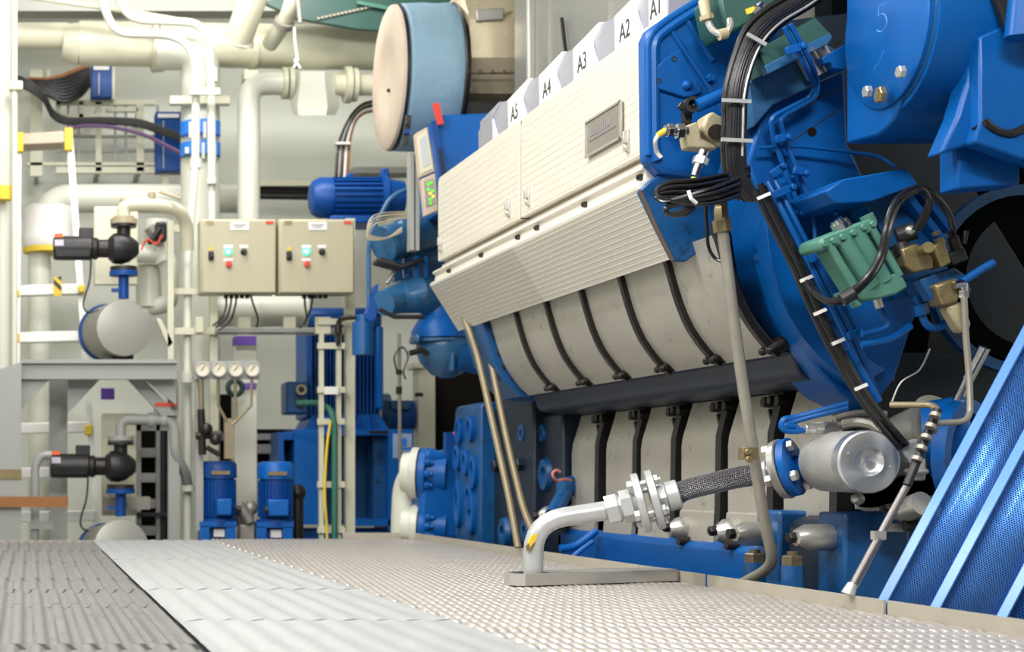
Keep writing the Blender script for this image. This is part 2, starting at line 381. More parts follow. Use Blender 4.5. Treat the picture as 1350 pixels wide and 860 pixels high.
# belly covers, straps
bel = [(2.772,1.43),(2.79,1.374),(2.805,1.32),(2.822,1.26),(2.84,1.205),(2.862,1.15),(2.885,1.103),(2.91,1.065),(2.936,1.03),(2.965,.995),(3.01,.955)]
sy = [9.97, 9.40, 8.85, 8.29, 7.74, 7.18, 6.63]
for i in range(6): P('bank_cover', MB().sheet(bel, -.02, sy[i+1]+.012, sy[i]-.012), plate, E)
off = [(x-.012, z-.006) for x, z in bel]
for i, y in enumerate(sy[1:]):
    st = P('clamp_strap', MB().sheet(off, -.03, y-.018, y+.018), strapm, E)
    mb = MB()
    for dz in (0, .03): mb.bar((2.762+dz*.4, y-.05, 1.425-dz), (2.762+dz*.4, y+.05, 1.425-dz), .018, .018)
    mb.cyl((2.75, y-.03, 1.41), (2.74, y-.03, 1.46), .012).cyl((2.75, y+.03, 1.41), (2.74, y+.03, 1.46), .012)
    P('strap_hook', mb, strapm, st)
    mb = MB().box((2.985, y, .975), (.05, .085, .05), (0,.6,0))
    for dy in (-.032, .03): mb.cyl((2.99, y+dy, .985), (2.94, y+dy, .955), .02, .016, 10).ball((2.937, y+dy, .953), .017, 8)
    P('strap_bolt', mb, strapm, st)
# flange at the far end of the belly
P('end_flange', MB().prof([(2.70,1.45),(2.74,1.33),(2.79,1.15),(2.86,1.02),(2.96,.935),(3.2,.92),(3.2,1.45)], 9.985, 10.42), blued, E, bevel=.006)
mb = MB()
for x, z in [(2.80,1.30),(2.83,1.2),(2.86,1.12),(2.91,1.05),(2.97,.985)]: mb.hexn((x, 9.985, z), (0,-1,0), .02, .02)
PS('flange_bolt', mb, blackm, E)
# rail between belly and crankcase doors
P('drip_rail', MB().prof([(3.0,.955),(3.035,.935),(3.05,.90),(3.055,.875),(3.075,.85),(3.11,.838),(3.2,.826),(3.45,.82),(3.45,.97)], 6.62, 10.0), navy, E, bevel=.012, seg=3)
# crankcase doors
cy = [9.95, 9.36, 8.83, 8.285, 7.735, 7.166]
cp = [(3.335,.815),(3.33,.79),(3.285,.64),(3.28,.6),(3.28,.292),(3.272,.28),(3.262,.135)]
for i, y in enumerate(cy):
    y0 = y-.425 if i < 5 else 6.74
    dr = P('crankcase_door', MB().sheet(cp, -.03, y0, y), plate, E, bevel=.004)
    P('door_post', MB().sheet([(3.345,.82),(3.30,.64),(3.295,.3),(3.29,.22)], -.06, y0-.075, y0-.012), blackm, dr)
    mb = MB().box((3.30, y0+.025, .785), (.03,.022,.06)).cyl((3.32,y0-.02,.79),(3.24,y0-.02,.79),.02,n=10).cyl((3.31,y0+.06,.78),(3.25,y0+.06,.785),.024,n=8).cyl((3.31,y0-.075,.785),(3.25,y0-.075,.785),.024,n=8)
    mb.bar((3.28,y0+.05,.75),(3.28,y0+.02,.70),.02,.016)
    P('toggle_clamp', mb, strapm, dr)
# cone nuts under the doors
for px, py, X, sc in [(895,694,3.21,1),(957,698,3.2,1.05),(720,679,3.1,1.1),(1190,668,3.3,.8)]:
    Y = FP*X/(px-VX); q = W(px, py, Y)
    P('cone_nut', MB().lathe(q+V((.12,0,0)), (-1,0,-.12), [(0,.052*sc),(.1,.06*sc),(.125,.058*sc),(.17,.03*sc)], 20), steel, E)
    P('nut_tip', MB().hexn(q+V((-.045,0,-.006)), (-1,0,-.12), .024*sc, .03*sc).cyl(q+V((-.07,0,-.008)), q+V((-.082,0,-.009)), .012), blackm, E)
    P('nut_washer', MB().box(q+V((.06,-.02,-.075)), (.08,.1,.03)).cyl(q+V((.03,-.07,-.07)), q+V((-.03,-.07,-.07)), .022), strapm, E)
for px, py, X in [(985,704,3.05), (1066,709,3.05)]:
    Y = FP*X/(px-VX); q = W(px, py, Y)
    P('anchor_nut', MB().lathe(q+V((.10,0,0)), (-1,-.12,0), [(0,.052),(.12,.052),(.16,.032),(.165,.02)], 24), steel, E)
    P('anchor_tip', MB().hexn(q+V((-.06,-.015,0)), (-1,-.12,0), .024, .03), blackm, E)
    P('anchor_block', MB().bb(q.x+.085, q.x+.34, q.y-.11, q.y+.11, q.z-.28, q.z+.10), blued, E, bevel=.015)
# base frame below the doors
P('base_frame', MB().prof([(3.2,.12),(3.24,.15),(3.5,.15),(3.5,-.6),(3.2,-.6)], 6.9, 10.05), blue, E, bevel=.012)
P('base_foot', MB().prof([(3.02,-.6),(3.02,-.06),(3.06,-.03),(3.3,-.03),(3.3,-.6)], 8.3, 10.0).prof([(3.0,-.6),(3.0,.0),(3.25,.03),(3.3,-.6)], 6.85, 7.3), blued, E, bevel=.015)
for px, py, X in [(995,742,3.0),(1045,746,2.97),(795,752,2.95),(669,752,2.95)]:
    Y = FP*X/(px-VX); q = W(px, py, Y)
    P('foot_sleeve', MB().cyl(q+V((0,0,-.2)), q+V((0,0,-.0)), .042), blued, E)
    P('foot_bolt', MB().hexn(q, (0,0,1), .042, .04).cyl(q+V((0,0,.04)), q+V((0,0,.055)), .022), mat('bolt_bronze', (104,94,76), .4, .5, var=.3, scale=30), E)
# far-end gear block with bosses (beyond the first crankcase door)
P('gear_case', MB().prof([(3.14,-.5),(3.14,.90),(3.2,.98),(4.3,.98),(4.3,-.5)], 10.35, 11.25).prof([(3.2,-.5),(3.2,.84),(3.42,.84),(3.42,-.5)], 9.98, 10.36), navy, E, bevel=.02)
def boss(px, py, X, r, m=None):
    Y = FP*X/(px-VX); q = W(px, py, Y)
    b = P('boss', MB().lathe(q+V((.1,0,0)), (-1,0,0), [(0,r*1.15),(.06,r*1.1),(.1,r*.95),(.1,r*.5),(.06,r*.45)], 24), m or blued, E)
    P('bore', MB().lathe(q+V((.042,0,0)), (-1,0,0), [(0,r*.46),(.004,r*.46)], 16), void, b); return b
boss(715, 626, 3.17, .10); boss(661, 703, 3.11, .10); boss(686, 571, 3.13, .055); boss(713, 571, 3.18, .055); boss(690, 700, 3.1, .07); boss(744, 641, 3.2, .055)
for px, py in [(655,615),(686,613)]:
    Y = FP*3.13/(px-VX); q = W(px, py, Y); P('plug', MB().hexn(q+V((.02,0,0)), (-1,0,0), .045, .05), navy, E)
q = W(745, 650, 10.0); P('boss_lug', MB().cyl(W(728,680,9.75), W(745,650,9.9), .045).cyl(W(745,650,9.9), W(745,630,9.9), .05), blued, E)
# red and white hook of pipe on the block
P('curled_pipe', MB().pts([(753,634,9.75),(745,632,9.72),(735,634,9.7),(730,630,9.68),(729,624,9.68),(734,620,9.68),(739,623,9.68)], .008), mat('faded_red', (196,120,110), .5), E, 'small faded red curled pipe')
# camshaft end plate with long oval holes (far end)
ep = P('oval_hole_plate', MB().prof([(3.04,-.4),(3.04,.93),(3.07,.96),(3.2,.96),(3.2,-.4)], 11.2, 11.85), blued, E, bevel=.02)
for py0, py1, Yc in [(552,580,11.38),(555,582,11.68),(597,625,11.5),(590,618,11.72),(642,672,11.4),(640,690,11.7),(605,640,11.3),(655,700,11.35)]:
    z0, z1 = CH-(py1-VY)*Yc/FP, CH-(py0-VY)*Yc/FP; zc = (z0+z1)/2; r = .055; h = (z1-z0)/2
    ring = lambda k, x: [(x, Yc+r*k*math.cos(2*PI*i/24), zc+(h-r+r*k if abs(math.sin(2*PI*i/24))>2 else h*k)*math.sin(2*PI*i/24)) for i in range(24)]
    P('oval_flange', MB().rings([ring(1.25,3.05), ring(1.25,3.015), ring(1.15,3.008), ring(.85,3.008), ring(.8,3.03)]), blue, ep)
# pump housing with bolted flanges at the far end
pm = T('sea_water_pump', 'bright blue pump body with two bolted flanges at the far end of the engine', 'pump', W(580, 712, 12.3))
P('casing', MB().pp([(556,600),(566,592),(580,596),(614,590),(614,712),(556,712),(553,690)], 12.2, .5), blueb, pm, bevel=.04, seg=4)
for cx, cy_, rp in [(572,625,34),(572,694,27)]:
    q = W(cx, cy_, 12.3); r = S_(rp, 12.3); a = V((-1,.42,.05)).normalized(); u = a.cross(V((0,0,1))).normalized(); v_ = u.cross(a)
    P('nozzle', MB().lathe(q-a*.1, a, [(0,r*.72),(.16,r*.74)], 32), blueb, pm)
    fl = P('flange', MB().lathe(q+a*.04, a, [(0,r*.97),(.008,r),(.05,r),(.055,r*.97)], 40), blueb, pm)
    for i in range(12):
        t = 2*PI*i/12; c = q+a*.04+(u*math.cos(t)+v_*math.sin(t))*r*.87
        P('bolt', MB().hexn(c, -a, .026, .035).cyl(c-a*.035, c-a*.055, .013, n=8), blueb, fl)
    P('gasket', MB().lathe(q+a*.095, a, [(0,r*.93),(.012,r*.93)], 32), blackm, fl)
    P('pipe_flange', MB().lathe(q+a*.107, a, [(0,r*1.0),(.05,r*1.0),(.06,r*.8),(.12,r*.75)], 40), white, pm, 'white pipe flange')
P('suction_bend', MB().pt([(556,622,12.45),(541,640,12.6),(538,690,12.6),(538,760,12.6)], .13, 20, .25), white, pm, 'white pipe bend')
P('red_lever', MB().bar(W(598,572,11.9), W(616,563,11.85), .03, .02), red, pm, 'red lever')
P('lever_post', MB().pbox(588,570,600,600,11.9,.08), bluem, pm)
# cylinder head hoods with their numbers
hl = [(9.53,9.77,None),(8.98,9.21,'A5'),(8.41,8.65,'A4'),(7.87,8.11,'A3'),(7.30,7.54,'A2'),(6.975,7.13,'A1')]
names = ['pale plastic cylinder head cover with a blank face, farthest of the row', 'pale plastic cylinder head cover marked A5', 'pale plastic cylinder head cover marked A4',
         'pale plastic cylinder head cover marked A3', 'pale plastic cylinder head cover marked A2', 'pale plastic cylinder head cover marked A1, half behind the blue end bracket']
for (y0, y1, s), nm in zip(hl, names):
    h = T('cylinder_head_cover', nm, 'cover', (2.9, y0, 2.34), 'cylinder head covers along the bank')
    sec = lambda y, q: [(x, y, z) for x, z in q]
    P('label_face', MB().rings([sec(y1, [(2.66,2.3),(2.655,2.535),(2.70,2.556),(2.95,2.556),(2.95,2.3)]), sec(y0, [(2.66,2.3),(2.655,2.52),(2.70,2.60),(2.95,2.60),(2.95,2.3)])]), labelm if s else hoodm, h, 'white numbered face' if s else None, bevel=.003)
    if s != 'A1':
        P('hood', MB().rings([sec(y0+.004, [(2.678,2.3),(2.675,2.51),(2.71,2.592),(2.94,2.592),(2.94,2.3)]), sec(y0-.335, [(2.678,2.3),(2.675,2.515),(2.70,2.552),(2.94,2.552),(2.94,2.3)])]), hoodm, h, bevel=.004)
        P('flap', MB().prism([(2.662,y0,2.31),(2.660,y0,2.50),(2.668,y0-.10,2.33)], (.012,0,0)), flapm, h)
    if s:
        t = txt('number', s, .115, (2.6555,(y0+y1)/2-.01,2.435), (0,-1,0), (0,0,1), ink, h); 
    else:
        P('end_cap', MB().prof([(2.672,2.30),(2.668,2.50),(2.71,2.545),(2.94,2.545),(2.94,2.3)], y1-.003, y1+.10), hoodm, h, bevel=.015)
# ------------------------------------------------------------------ near end of the engine: plates, tubes, actuator
Yb = 6.86
br = P('end_bracket', MB().pp([(851,50),(857,37),(866,30),(930,-8),(1030,-8),(1030,90),(1000,150),(985,215),(965,240),(872,228),(853,210)], Yb, .10), blue, E, bevel=.02, seg=3)
P('bracket_rim', MB().pt([(866,212,Yb),(863,200,Yb),(862,62,Yb),(866,50,Yb),(886,34,Yb),(940,0,Yb)], .022, 10, .04).pt([(855,205,Yb),(854,56,Yb),(862,40,Yb),(880,26,Yb),(930,-5,Yb)], .016, 10, .04), blue, br)
PS('bracket_rib', MB().pt([(878,30,Yb),(940,125,Yb),(955,150,Yb)], .012).pt([(899,17,Yb),(940,80,Yb)], .012), blue, br)
P('gusset_plate', MB().pp([(864,100),(866,88),(878,76),(897,65),(926,119),(925,122),(912,127),(903,128),(868,117),(863,109)], Yb-.02, .03), blue, br, bevel=.006)
mb = MB()
for x, y, r in [(888,78,3.8),(868,107,3.8)]: mb.lathe(W(x,y,Yb-.016), (0,-1,0), [(0,S_(r,Yb)),(.006,S_(r,Yb)),(.006,S_(r*.55,Yb)),(.0,S_(r*.5,Yb))], 16)
P('bolt_hole', mb, blackm, br)
P('dome_plug', MB().lathe(W(905,113,Yb-.015), (0,-1,0), [(0,S_(7.5,Yb)),(.012,S_(7,Yb)),(.025,S_(4,Yb)),(.028,.001)], 20), blue, br)
P('stud', MB().hexn(W(935,104,Yb), (0,-1,0), .018, .03), blue, br); P('stud', MB().hexn(W(1004,90,Yb), (0,-1,0), .02, .03), blue, br)
lowb = P('panel_end_plate', MB().pp([(843,251),(858,237),(874,228),(985,236),(985,300),(940,318),(905,345),(888,343),(866,300)], 6.90, .045), blued, E, 'scuffed blue end plate', bevel=.008)
P('rust_edge', MB().pp([(843.5,251),(845.5,250),(867.5,300),(889,342),(887,343.5),(865,300)], 6.893, .02), rust, lowb, 'rusty brown edge')
# curved end casing: a round-bellied housing around the camshaft gears
o1 = [(985,236),(984,262),(984,290),(987,322),(993,356),(1002,392),(1015,426),(1033,458),(1055,486),(1080,508),(1106,525)]
i1 = [(1012,252),(1010,275),(1010,300),(1012,326),(1017,354),(1025,384),(1038,414),(1055,442),(1077,468),(1103,490),(1132,508)]
mb = MB(); r = []
for (a, b) in zip(o1, i1):
    p, q = W(*a, 6.66), W(*b, 6.42)
    r.append([p, p+(q-p)*.12+V((0,-.03,0)), p+(q-p)*.8+V((0,-.05,0)), q, q+V((.12,.03,.06)), p+V((.2,.06,.1))])
mb.rings(r)
gcs = P('gear_casing', mb, blue, E, bevel=.006)
mb = MB()
for x, y in [(1012,393),(1040,445),(1072,486),(995,345),(1100,512)]: mb.hexn(W(x+4,y-6,6.60), (-.5,-1,-.3), .016, .02)
PS('casing_bolt', mb, blued, gcs)
# flat face plate of the near end
Yf = 6.5
face = P('face_plate', MB().pp([(1000,252),(985,215),(1002,160),(1022,120),(1060,100),(1112,66),(1118,190),(1142,240),(1212,330),(1206,420),(1180,500),(1148,540),(1108,520),(1080,490),(1054,452),(1030,405),(1014,350),(1006,300)], Yf, .3), blue, E, bevel=.01)
P('face_seam', MB().pt([(1030,196,Yf),(1112,140,Yf)], .0025, 6).pt([(1020,165,Yf),(1112,112,Yf)], .0025, 6), blackm, face)
for x, y, rr in [(1070.5,174,6),(1028,216,3),(1022,202,2)]:
    P('face_hole', MB().lathe(W(x,y,Yf-.001), (0,-1,0), [(0,S_(rr,Yf)),(.002,S_(rr,Yf))], 18), void, face)
P('shelf_beam', MB().pp([(1000,64),(1075,22),(1098,47),(1012,96)], 6.3, .25), greend, E, 'greenish worn beam', bevel=.006)
P('shelf_edge', MB().pp([(1008,86),(1094,43),(1098,49),(1092,58),(1012,98)], 6.28, .04), bluel, E, bevel=.004)
P('bank_shelf', MB().pp([(985,110),(1000,96),(1090,58),(1112,70),(1112,95),(1062,118),(1020,138),(994,168)], 6.44, .2), bluel, E, bevel=.008)
PS('push_rod', MB().cyl(W(1062,72,6.4), W(1078,100,6.4), .04).cyl(W(1078,62,6.4), W(1092,86,6.4), .03), steel, E)
P('notched_bracket', MB().pp([(1083,76),(1115,58),(1115,92),(1100,90),(1096,82),(1088,84)], 6.3, .06), blue, E, bevel=.004)
P('link_rod', MB().cyl(W(918,140,6.66), W(960,122,6.66), .026).cyl(W(960,122,6.66), W(1000,104,6.66), .02), blue, E)
P('link_eye', MB().lathe(W(907,141,6.70), (0,-1,0), [(0,.032),(.05,.032),(.05,.018),(.02,.016)], 20).cyl(W(913,140,6.68), W(930,134,6.67), .012), blackm, E)
P('link_lever', MB().pp([(900,138),(914,142),(912,166),(902,162)], 6.70, .03), blackm, E, bevel=.006)
# near-black plates behind the face, the interior's shade put into their colour
P('shade_backplate', MB().pp([(1095,-40),(1480,-40),(1480,700),(1110,700),(1110,420)], 7.0, .15), cavity, E)
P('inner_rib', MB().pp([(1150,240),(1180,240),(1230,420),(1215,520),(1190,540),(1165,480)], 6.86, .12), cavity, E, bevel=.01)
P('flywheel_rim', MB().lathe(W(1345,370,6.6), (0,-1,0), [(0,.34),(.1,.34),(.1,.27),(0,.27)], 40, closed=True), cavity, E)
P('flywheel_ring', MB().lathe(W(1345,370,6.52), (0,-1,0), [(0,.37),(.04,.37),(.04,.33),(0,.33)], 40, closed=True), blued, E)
# small blue tubes over the face
tb = [([(1034,36,6.2),(1062,88,6.24),(1074,112,6.4),(1068,128,6.42),(1022,152,6.42),(1016,160,6.42),(1020,184,6.44),(1052,270,6.44)], .012),
      ([(1042,32,6.2),(1070,84,6.24),(1078,108,6.4),(1076,128,6.42),(1034,152,6.42),(1028,160,6.42),(1034,184,6.44),(1066,262,6.44)], .012),
      ([(1000,195,6.44),(1050,192,6.44),(1118,200,6.44),(1160,206,6.4),(1180,220,6.36)], .009),
      ([(1012,240,6.40),(1034,282,6.36),(1080,372,6.36),(1126,466,6.36),(1150,530,6.36)], .014),
      ([(1020,236,6.40),(1044,282,6.36),(1090,372,6.36),(1136,466,6.36),(1158,526,6.36)], .014),
      ([(1052,270,6.42),(1072,278,6.40),(1076,310,6.40),(1074,340,6.38),(1098,376,6.38),(1130,440,6.38)], .012),
      ([(1062,262,6.42),(1080,276,6.38),(1098,272,6.3),(1102,282,6.26)], .012)]
for p, r in tb: P('oil_tube', MB().pt(p, r*.82, 10, .06), blue, E)
for x0, y0, x1, y1, y in [(1018,258,1048,246,6.34),(1016,232,1035,218,6.38),(1046,224,1066,228,6.4),(1036,68,1062,60,6.2),(1022,184,1042,180,6.4),(1066,342,1082,338,6.32),(1118,444,1140,436,6.32),(1050,276,1060,280,6.38)]:
    P('tube_clamp', MB().bar(W(x0,y0,y), W(x1,y1,y), .018, .03).hexn(W(x1-3,y1+1,y-.012), (0,-1,0), .012, .016), blue, E, bevel=.003)
mb = MB()
for x, y in [(1026,284),(1048,330),(1068,372),(1092,420),(1116,464),(1132,500),(1078,440),(1100,470)]: mb.hexn(W(x,y,Yf), (0,-1,0), .018, .022)
PS('face_bolt', mb, blued, E)
# bracket box carrying the actuator
P('actuator_bracket', MB().pp([(1088,252),(1112,236),(1170,226),(1196,222),(1211,243),(1150,266),(1122,268),(1102,268)], 6.10, .35), blue, E, bevel=.006)
P('bracket_leg', MB().pp([(1140,266),(1206,246),(1262,330),(1240,372),(1200,392),(1178,330)], 6.24, .2), blued, E, bevel=.006)
P('bracket_rail', MB().pp([(1196,262),(1204,258),(1252,318),(1246,324)], 6.18, .06).pp([(1214,256),(1220,252),(1258,300),(1252,306)], 6.18, .06), blue, E)
# green actuator
ac = T('pneumatic_actuator', 'green ribbed pneumatic actuator tilted on the blue engine face', 'actuator', W(1142, 392, 6.0))
Ya = 5.98
P('top_plate', MB().pp([(1080,318),(1086,312),(1148,288),(1154,292),(1158,302),(1118,320),(1088,330),(1082,328)], Ya, .17), green, ac, bevel=.008)
P('body', MB().pp([(1092,328),(1146,306),(1180,366),(1128,386)], Ya+.03, .11), green, ac, bevel=.012, seg=3)
PS('rib', MB().cyl(W(1112,318,Ya+.02), W(1150,378,Ya+.02), .03).cyl(W(1130,311,Ya+.02), W(1166,371,Ya+.02), .03), green, ac)
P('tie_rod', MB().cyl(W(1146,296,Ya+.01), W(1186,364,Ya+.01), .014).cyl(W(1092,320,Ya+.01), W(1132,388,Ya+.01), .014), green, ac)
P('bottom_plate', MB().pp([(1126,382),(1180,360),(1190,364),(1198,378),(1182,388),(1160,394),(1140,396),(1132,392)], Ya, .17), green, ac, bevel=.008)
PS('corner_boss', MB().cyl(W(1142,284,Ya+.05), W(1148,296,Ya+.05), .024).cyl(W(1130,404,Ya+.04), W(1126,394,Ya+.04), .02).cyl(W(1120,400,Ya+.02), W(1116,392,Ya+.02), .022), green, ac)
mb = MB()
for x, y in [(1086,322),(1098,318),(1110,313),(1124,307),(1138,300),(1150,296)]: mb.hexn(W(x,y,Ya), (0,-1,0), .012, .014)
PS('plate_screw', mb, green, ac)
P('air_fitting', MB().cyl(W(1102,290,Ya+.03), W(1112,302,Ya+.03), .022).hexn(W(1106,296,Ya+.03), W(1112,306,Ya)-W(1104,292,Ya), .028, .03).cyl(W(1112,288,Ya+.03), W(1120,300,Ya+.03), .012).cyl(W(1098,294,Ya+.03), W(1106,300,Ya+.03), .016), chrome, ac, 'bright fitting')
P('drain_fitting', MB().cyl(W(1156,394,Ya+.06), W(1160,406,Ya+.06), .016), steel, ac)
# valve block
vb = T('valve_block', 'oily brass solenoid valve block beside the green actuator', 'valve', W(1235, 372, 6.05))
Yv = 6.0
P('manifold', MB().pp([(1212,368),(1258,352),(1272,362),(1282,384),(1264,392),(1228,396)], Yv+.06, .12), blued, vb, bevel=.006)
P('solenoid', MB().pp([(1188,328),(1210,320),(1232,340),(1232,354),(1206,360),(1194,352)], Yv+.02, .1), brass, vb, bevel=.008)
P('coil', MB().cyl(W(1182,312,Yv+.06), W(1206,304,Yv+.04), .032, n=16).cyl(W(1186,322,Yv+.06), W(1192,336,Yv+.05), .03), blackm, vb)
P('coil_cap', MB().ball(W(1200,304,Yv+.02), .018), steel, vb)
P('solenoid', MB().pp([(1230,324),(1246,317),(1256,346),(1242,354)], Yv, .08), brass, vb, bevel=.008)
PS('valve_stem', MB().cyl(W(1240,322,Yv+.03), W(1238,314,Yv+.03), .018).cyl(W(1235,310,Yv+.03), W(1233,306,Yv+.03), .014).cyl(W(1218,330,Yv), W(1224,326,Yv-.04), .02), brass, vb)
P('coil', MB().pp([(1252,334),(1272,326),(1278,342),(1258,350)], Yv, .09), blackm, vb, bevel=.006)
P('connector', MB().cyl(W(1262,330,Yv+.04), W(1256,312,Yv+.04), .02).cyl(W(1256,312,Yv+.04), W(1254,304,Yv+.04), .012).cyl(W(1271,322,Yv+.03), W(1274,305,Yv+.03), .008), strapm, vb)
P('regulator', MB().pp([(1232,376),(1262,366),(1270,384),(1262,400),(1244,404)], Yv-.04, .09), brass, vb, bevel=.01)
P('regulator_bowl', MB().pp([(1248,404),(1268,396),(1282,426),(1278,438),(1268,438)], Yv-.03, .07), castm, vb, bevel=.014)
P('hose_tail', MB().cyl(W(1258,376,Yv-.06), W(1270,374,Yv-.06), .014).cyl(W(1271,374,Yv-.06), W(1271,384,Yv-.06), .013).hexn(W(1271,384,Yv-.06), (0,0,-1), .018, .025), chrome, vb)
P('manifold_leg', MB().pp([(1212,370),(1220,368),(1236,392),(1228,396)], Yv, .05), blued, vb)
P('blue_arm', MB().pt([(1268,372,Yv-.02),(1290,358,Yv-.02),(1310,346,Yv-.02)], .014, 8).pt([(1276,366,Yv),(1308,347,Yv)], .006, 6), blue, vb, 'blue thin arm')
# thin blue drain pipes in the dark recess
for p, r in [([(1158,404,6.1),(1168,420,6.1),(1171,428,6.1),(1164,434,6.1),(1136,441,6.1)], .011), ([(1200,430,6.14),(1178,446,6.12),(1160,451,6.1),(1136,455,6.1)], .014),
             ([(1208,390,6.1),(1212,404,6.1),(1218,424,6.1),(1226,433,6.1),(1240,432,6.1),(1256,420,6.1)], .014), ([(1118,460,6.2),(1158,530,6.2)], .016)]:
    P('drain_tube', MB().pt(p, r, 10, .05), blue, E)
P('tube_nut', MB().hexn(W(1211,402,6.1), W(1214,414,6.1)-W(1211,402,6.1), .03, .04), blue, E)
P('thin_wire', MB().pts([(1176,530,6.3),(1188,504,6.3),(1212,488,6.3),(1226,460,6.3)], .0035), steel, E)
# turbocharger housing
tu = T('turbocharger', 'big blue turbocharger housing with a chalk 5 scratched on its round cover', 'turbocharger', (3.3, 5.9, 1.5))
tc_ = V((3.03, 5.9, 2.05))
P('air_housing', MB().lathe(tc_+V((.03,0,0)), (1,0,0), [(0,.30),(.0,.315),(.22,.33),(.30,.33),(.42,.36),(.75,.36)], 64), blue, tu)
cv = P('round_cover', MB().lathe(tc_+V((.032,0,0)), (-1,0,0), [(0,.29),(.025,.29),(.03,.282),(.03,.001)], 64, cap=False), blue, tu)
P('cover_lip', MB().lathe(tc_+V((.035,0,0)), (-1,0,0), [(0,.296),(.012,.296),(.012,.288),(0,.288)], 64, closed=True), bluel, cv)
for px, py in [(1145,121),(1189,95),(1162,125)]:
    Y = FP*3.0/(px-VX); q = W(px, py, Y); P('cover_bolt', MB().hexn(q+V((.005,0,0)), (-1,0,0), .022 if px != 1162 else .03, .02), steel if px != 1162 else brass, cv)
def onc(px, py): Y = FP*2.999/(px-VX); return W(px, py, Y)
P('scratched_five', MB().tube([onc(*p) for p in [(1169,4),(1159,8),(1158,22)]], .0022, 6).tube(spline([onc(*p) for p in [(1158,22),(1163,18),(1168,22),(1169,31),(1166,38),(1161,42),(1156,40)]]), .0022, 6), scratch, cv, 'scratched figure 5')
P('scuff', MB().tube(spline([onc(*p) for p in [(1165,66),(1160,80),(1152,92)]]), .0015, 6), scratch, cv)
Yt = 6.2
P('housing_foot', MB().yz([(6.2,2.9),(6.2,1.69),(5.98,1.675),(5.92,1.685),(5.87,1.71),(5.83,1.75),(5.79,1.82),(5.70,1.95),(5.66,2.2),(5.66,2.9)], 3.045, 3.36), blue, tu, bevel=.01)
P('exhaust_housing', MB().pp([(1240,203),(1262,152),(1276,104),(1283,52),(1284,-60),(1480,-60),(1480,238),(1345,211),(1284,189)], 5.64, .10), blue, tu, bevel=.012)
P('housing_step', MB().pp([(1291,48),(1345,24),(1480,-30),(1480,236),(1345,209),(1285,187),(1292,160)], 5.58, .07), blue, tu, bevel=.008)
P('oil_sump', MB().pp([(1263,186),(1286,190),(1334,182),(1345,206),(1345,243),(1263,249)], 5.70, .12), blue, tu, bevel=.008)
P('cap_rim', MB().pts([(1298,158,5.58),(1304,166,5.58),(1318,174,5.58),(1334,176,5.58),(1352,168,5.58)], .014), black, tu)
P('strap_slot', MB().pp([(1284,168),(1296,160),(1352,196),(1352,212)], 5.59, .02), black, tu)
P('side_pipe', MB().cyl(W(1352,-10,5.5), W(1346,50,5.5), .05), blue, tu)
P('oil_pipe', MB().pt([(1320,-10,5.55),(1334,30,5.55),(1350,40,5.55)], .035, 12, .1), black, tu)
# dark green box at the top with its yellow tag
gb = T('junction_box', 'dark green box with a yellow tag at the top edge behind the cable bundle', 'box', W(985, 35, 6.6))
P('case', MB().pp([(946,-12),(1075,-12),(1075,0),(1010,18),(975,38),(966,42),(955,30)], 6.55, .25), greend, gb, bevel=.012)
P('tag', MB().pp([(983,12),(994,8),(996,15),(985,19)], 6.545, .006), yellow, gb, 'yellow tag')
P('gland', MB().cyl(W(1002,6,6.52), W(1010,18,6.5), .02).hexn(W(998,10,6.52), (.6,-.2,-.6), .03, .02), chrome, gb)
P('sensor_lead', MB().pts([(928,4,6.6),(932,24,6.56),(940,40,6.52),(955,46,6.5),(962,36,6.5),(962,26,6.52)], .013), steel, gb)
P('sensor_plug', MB().cyl(W(928,2,6.6), W(932,26,6.56), .022, .018).hexn(W(931,20,6.55), (.2,0,-1), .026, .02).cyl(W(948,46,6.5), W(958,44,6.5), .022), castm, gb)
# cast arm with sensor under it
ca = T('sensor_bracket', 'cream cast bracket with a yellow-tipped sensor on the blue end bracket', 'bracket', W(930, 195, 6.6))
P('arm', MB().pp([(903,166),(920,160),(925,182),(945,192),(945,197),(918,195),(908,194),(906,184)], 6.55, .08), castm, ca, bevel=.01)
P('lobe', MB().pp([(932,152),(940,146),(946,150),(957,156),(956,190),(950,194),(944,190),(930,176),(926,168)], 6.56, .1), castm, ca, bevel=.012)
P('pin', MB().cyl(W(944,174,6.54), W(944,174,6.68), .03), strapm, ca)
P('sensor_body', MB().cyl(W(876,172,6.56), W(906,174,6.56), .02).hexn(W(892,173,6.56), (1,0,0), .032, .03).hexn(W(880,172,6.56), (1,0,0), .028, .02), chrome, ca)
P('sensor_tip', MB().cyl(W(867,179,6.56), W(877,172,6.56), .012), yellow, ca, 'yellow cable tip')
P('sensor_lead', MB().pts([(868,178,6.56),(864,186,6.56),(866,200,6.6),(872,208,6.6)], .008), white, ca)
P('lower_sensor', MB().cyl(W(928,200,6.5), W(916,232,6.5), .022, .016).hexn(W(925,208,6.5), (-.35,0,-1), .03, .03), chrome, ca)
P('lower_tip', MB().cyl(W(915,234,6.5), W(912,246,6.5), .011), yellow, ca, 'yellow cable tip')
PS('bracket_bolt', MB().hexn(W(898,141,6.68), (0,-1,0), .016, .02).hexn(W(924,204,6.6), (0,-1,0), .02, .02), strapm, ca)
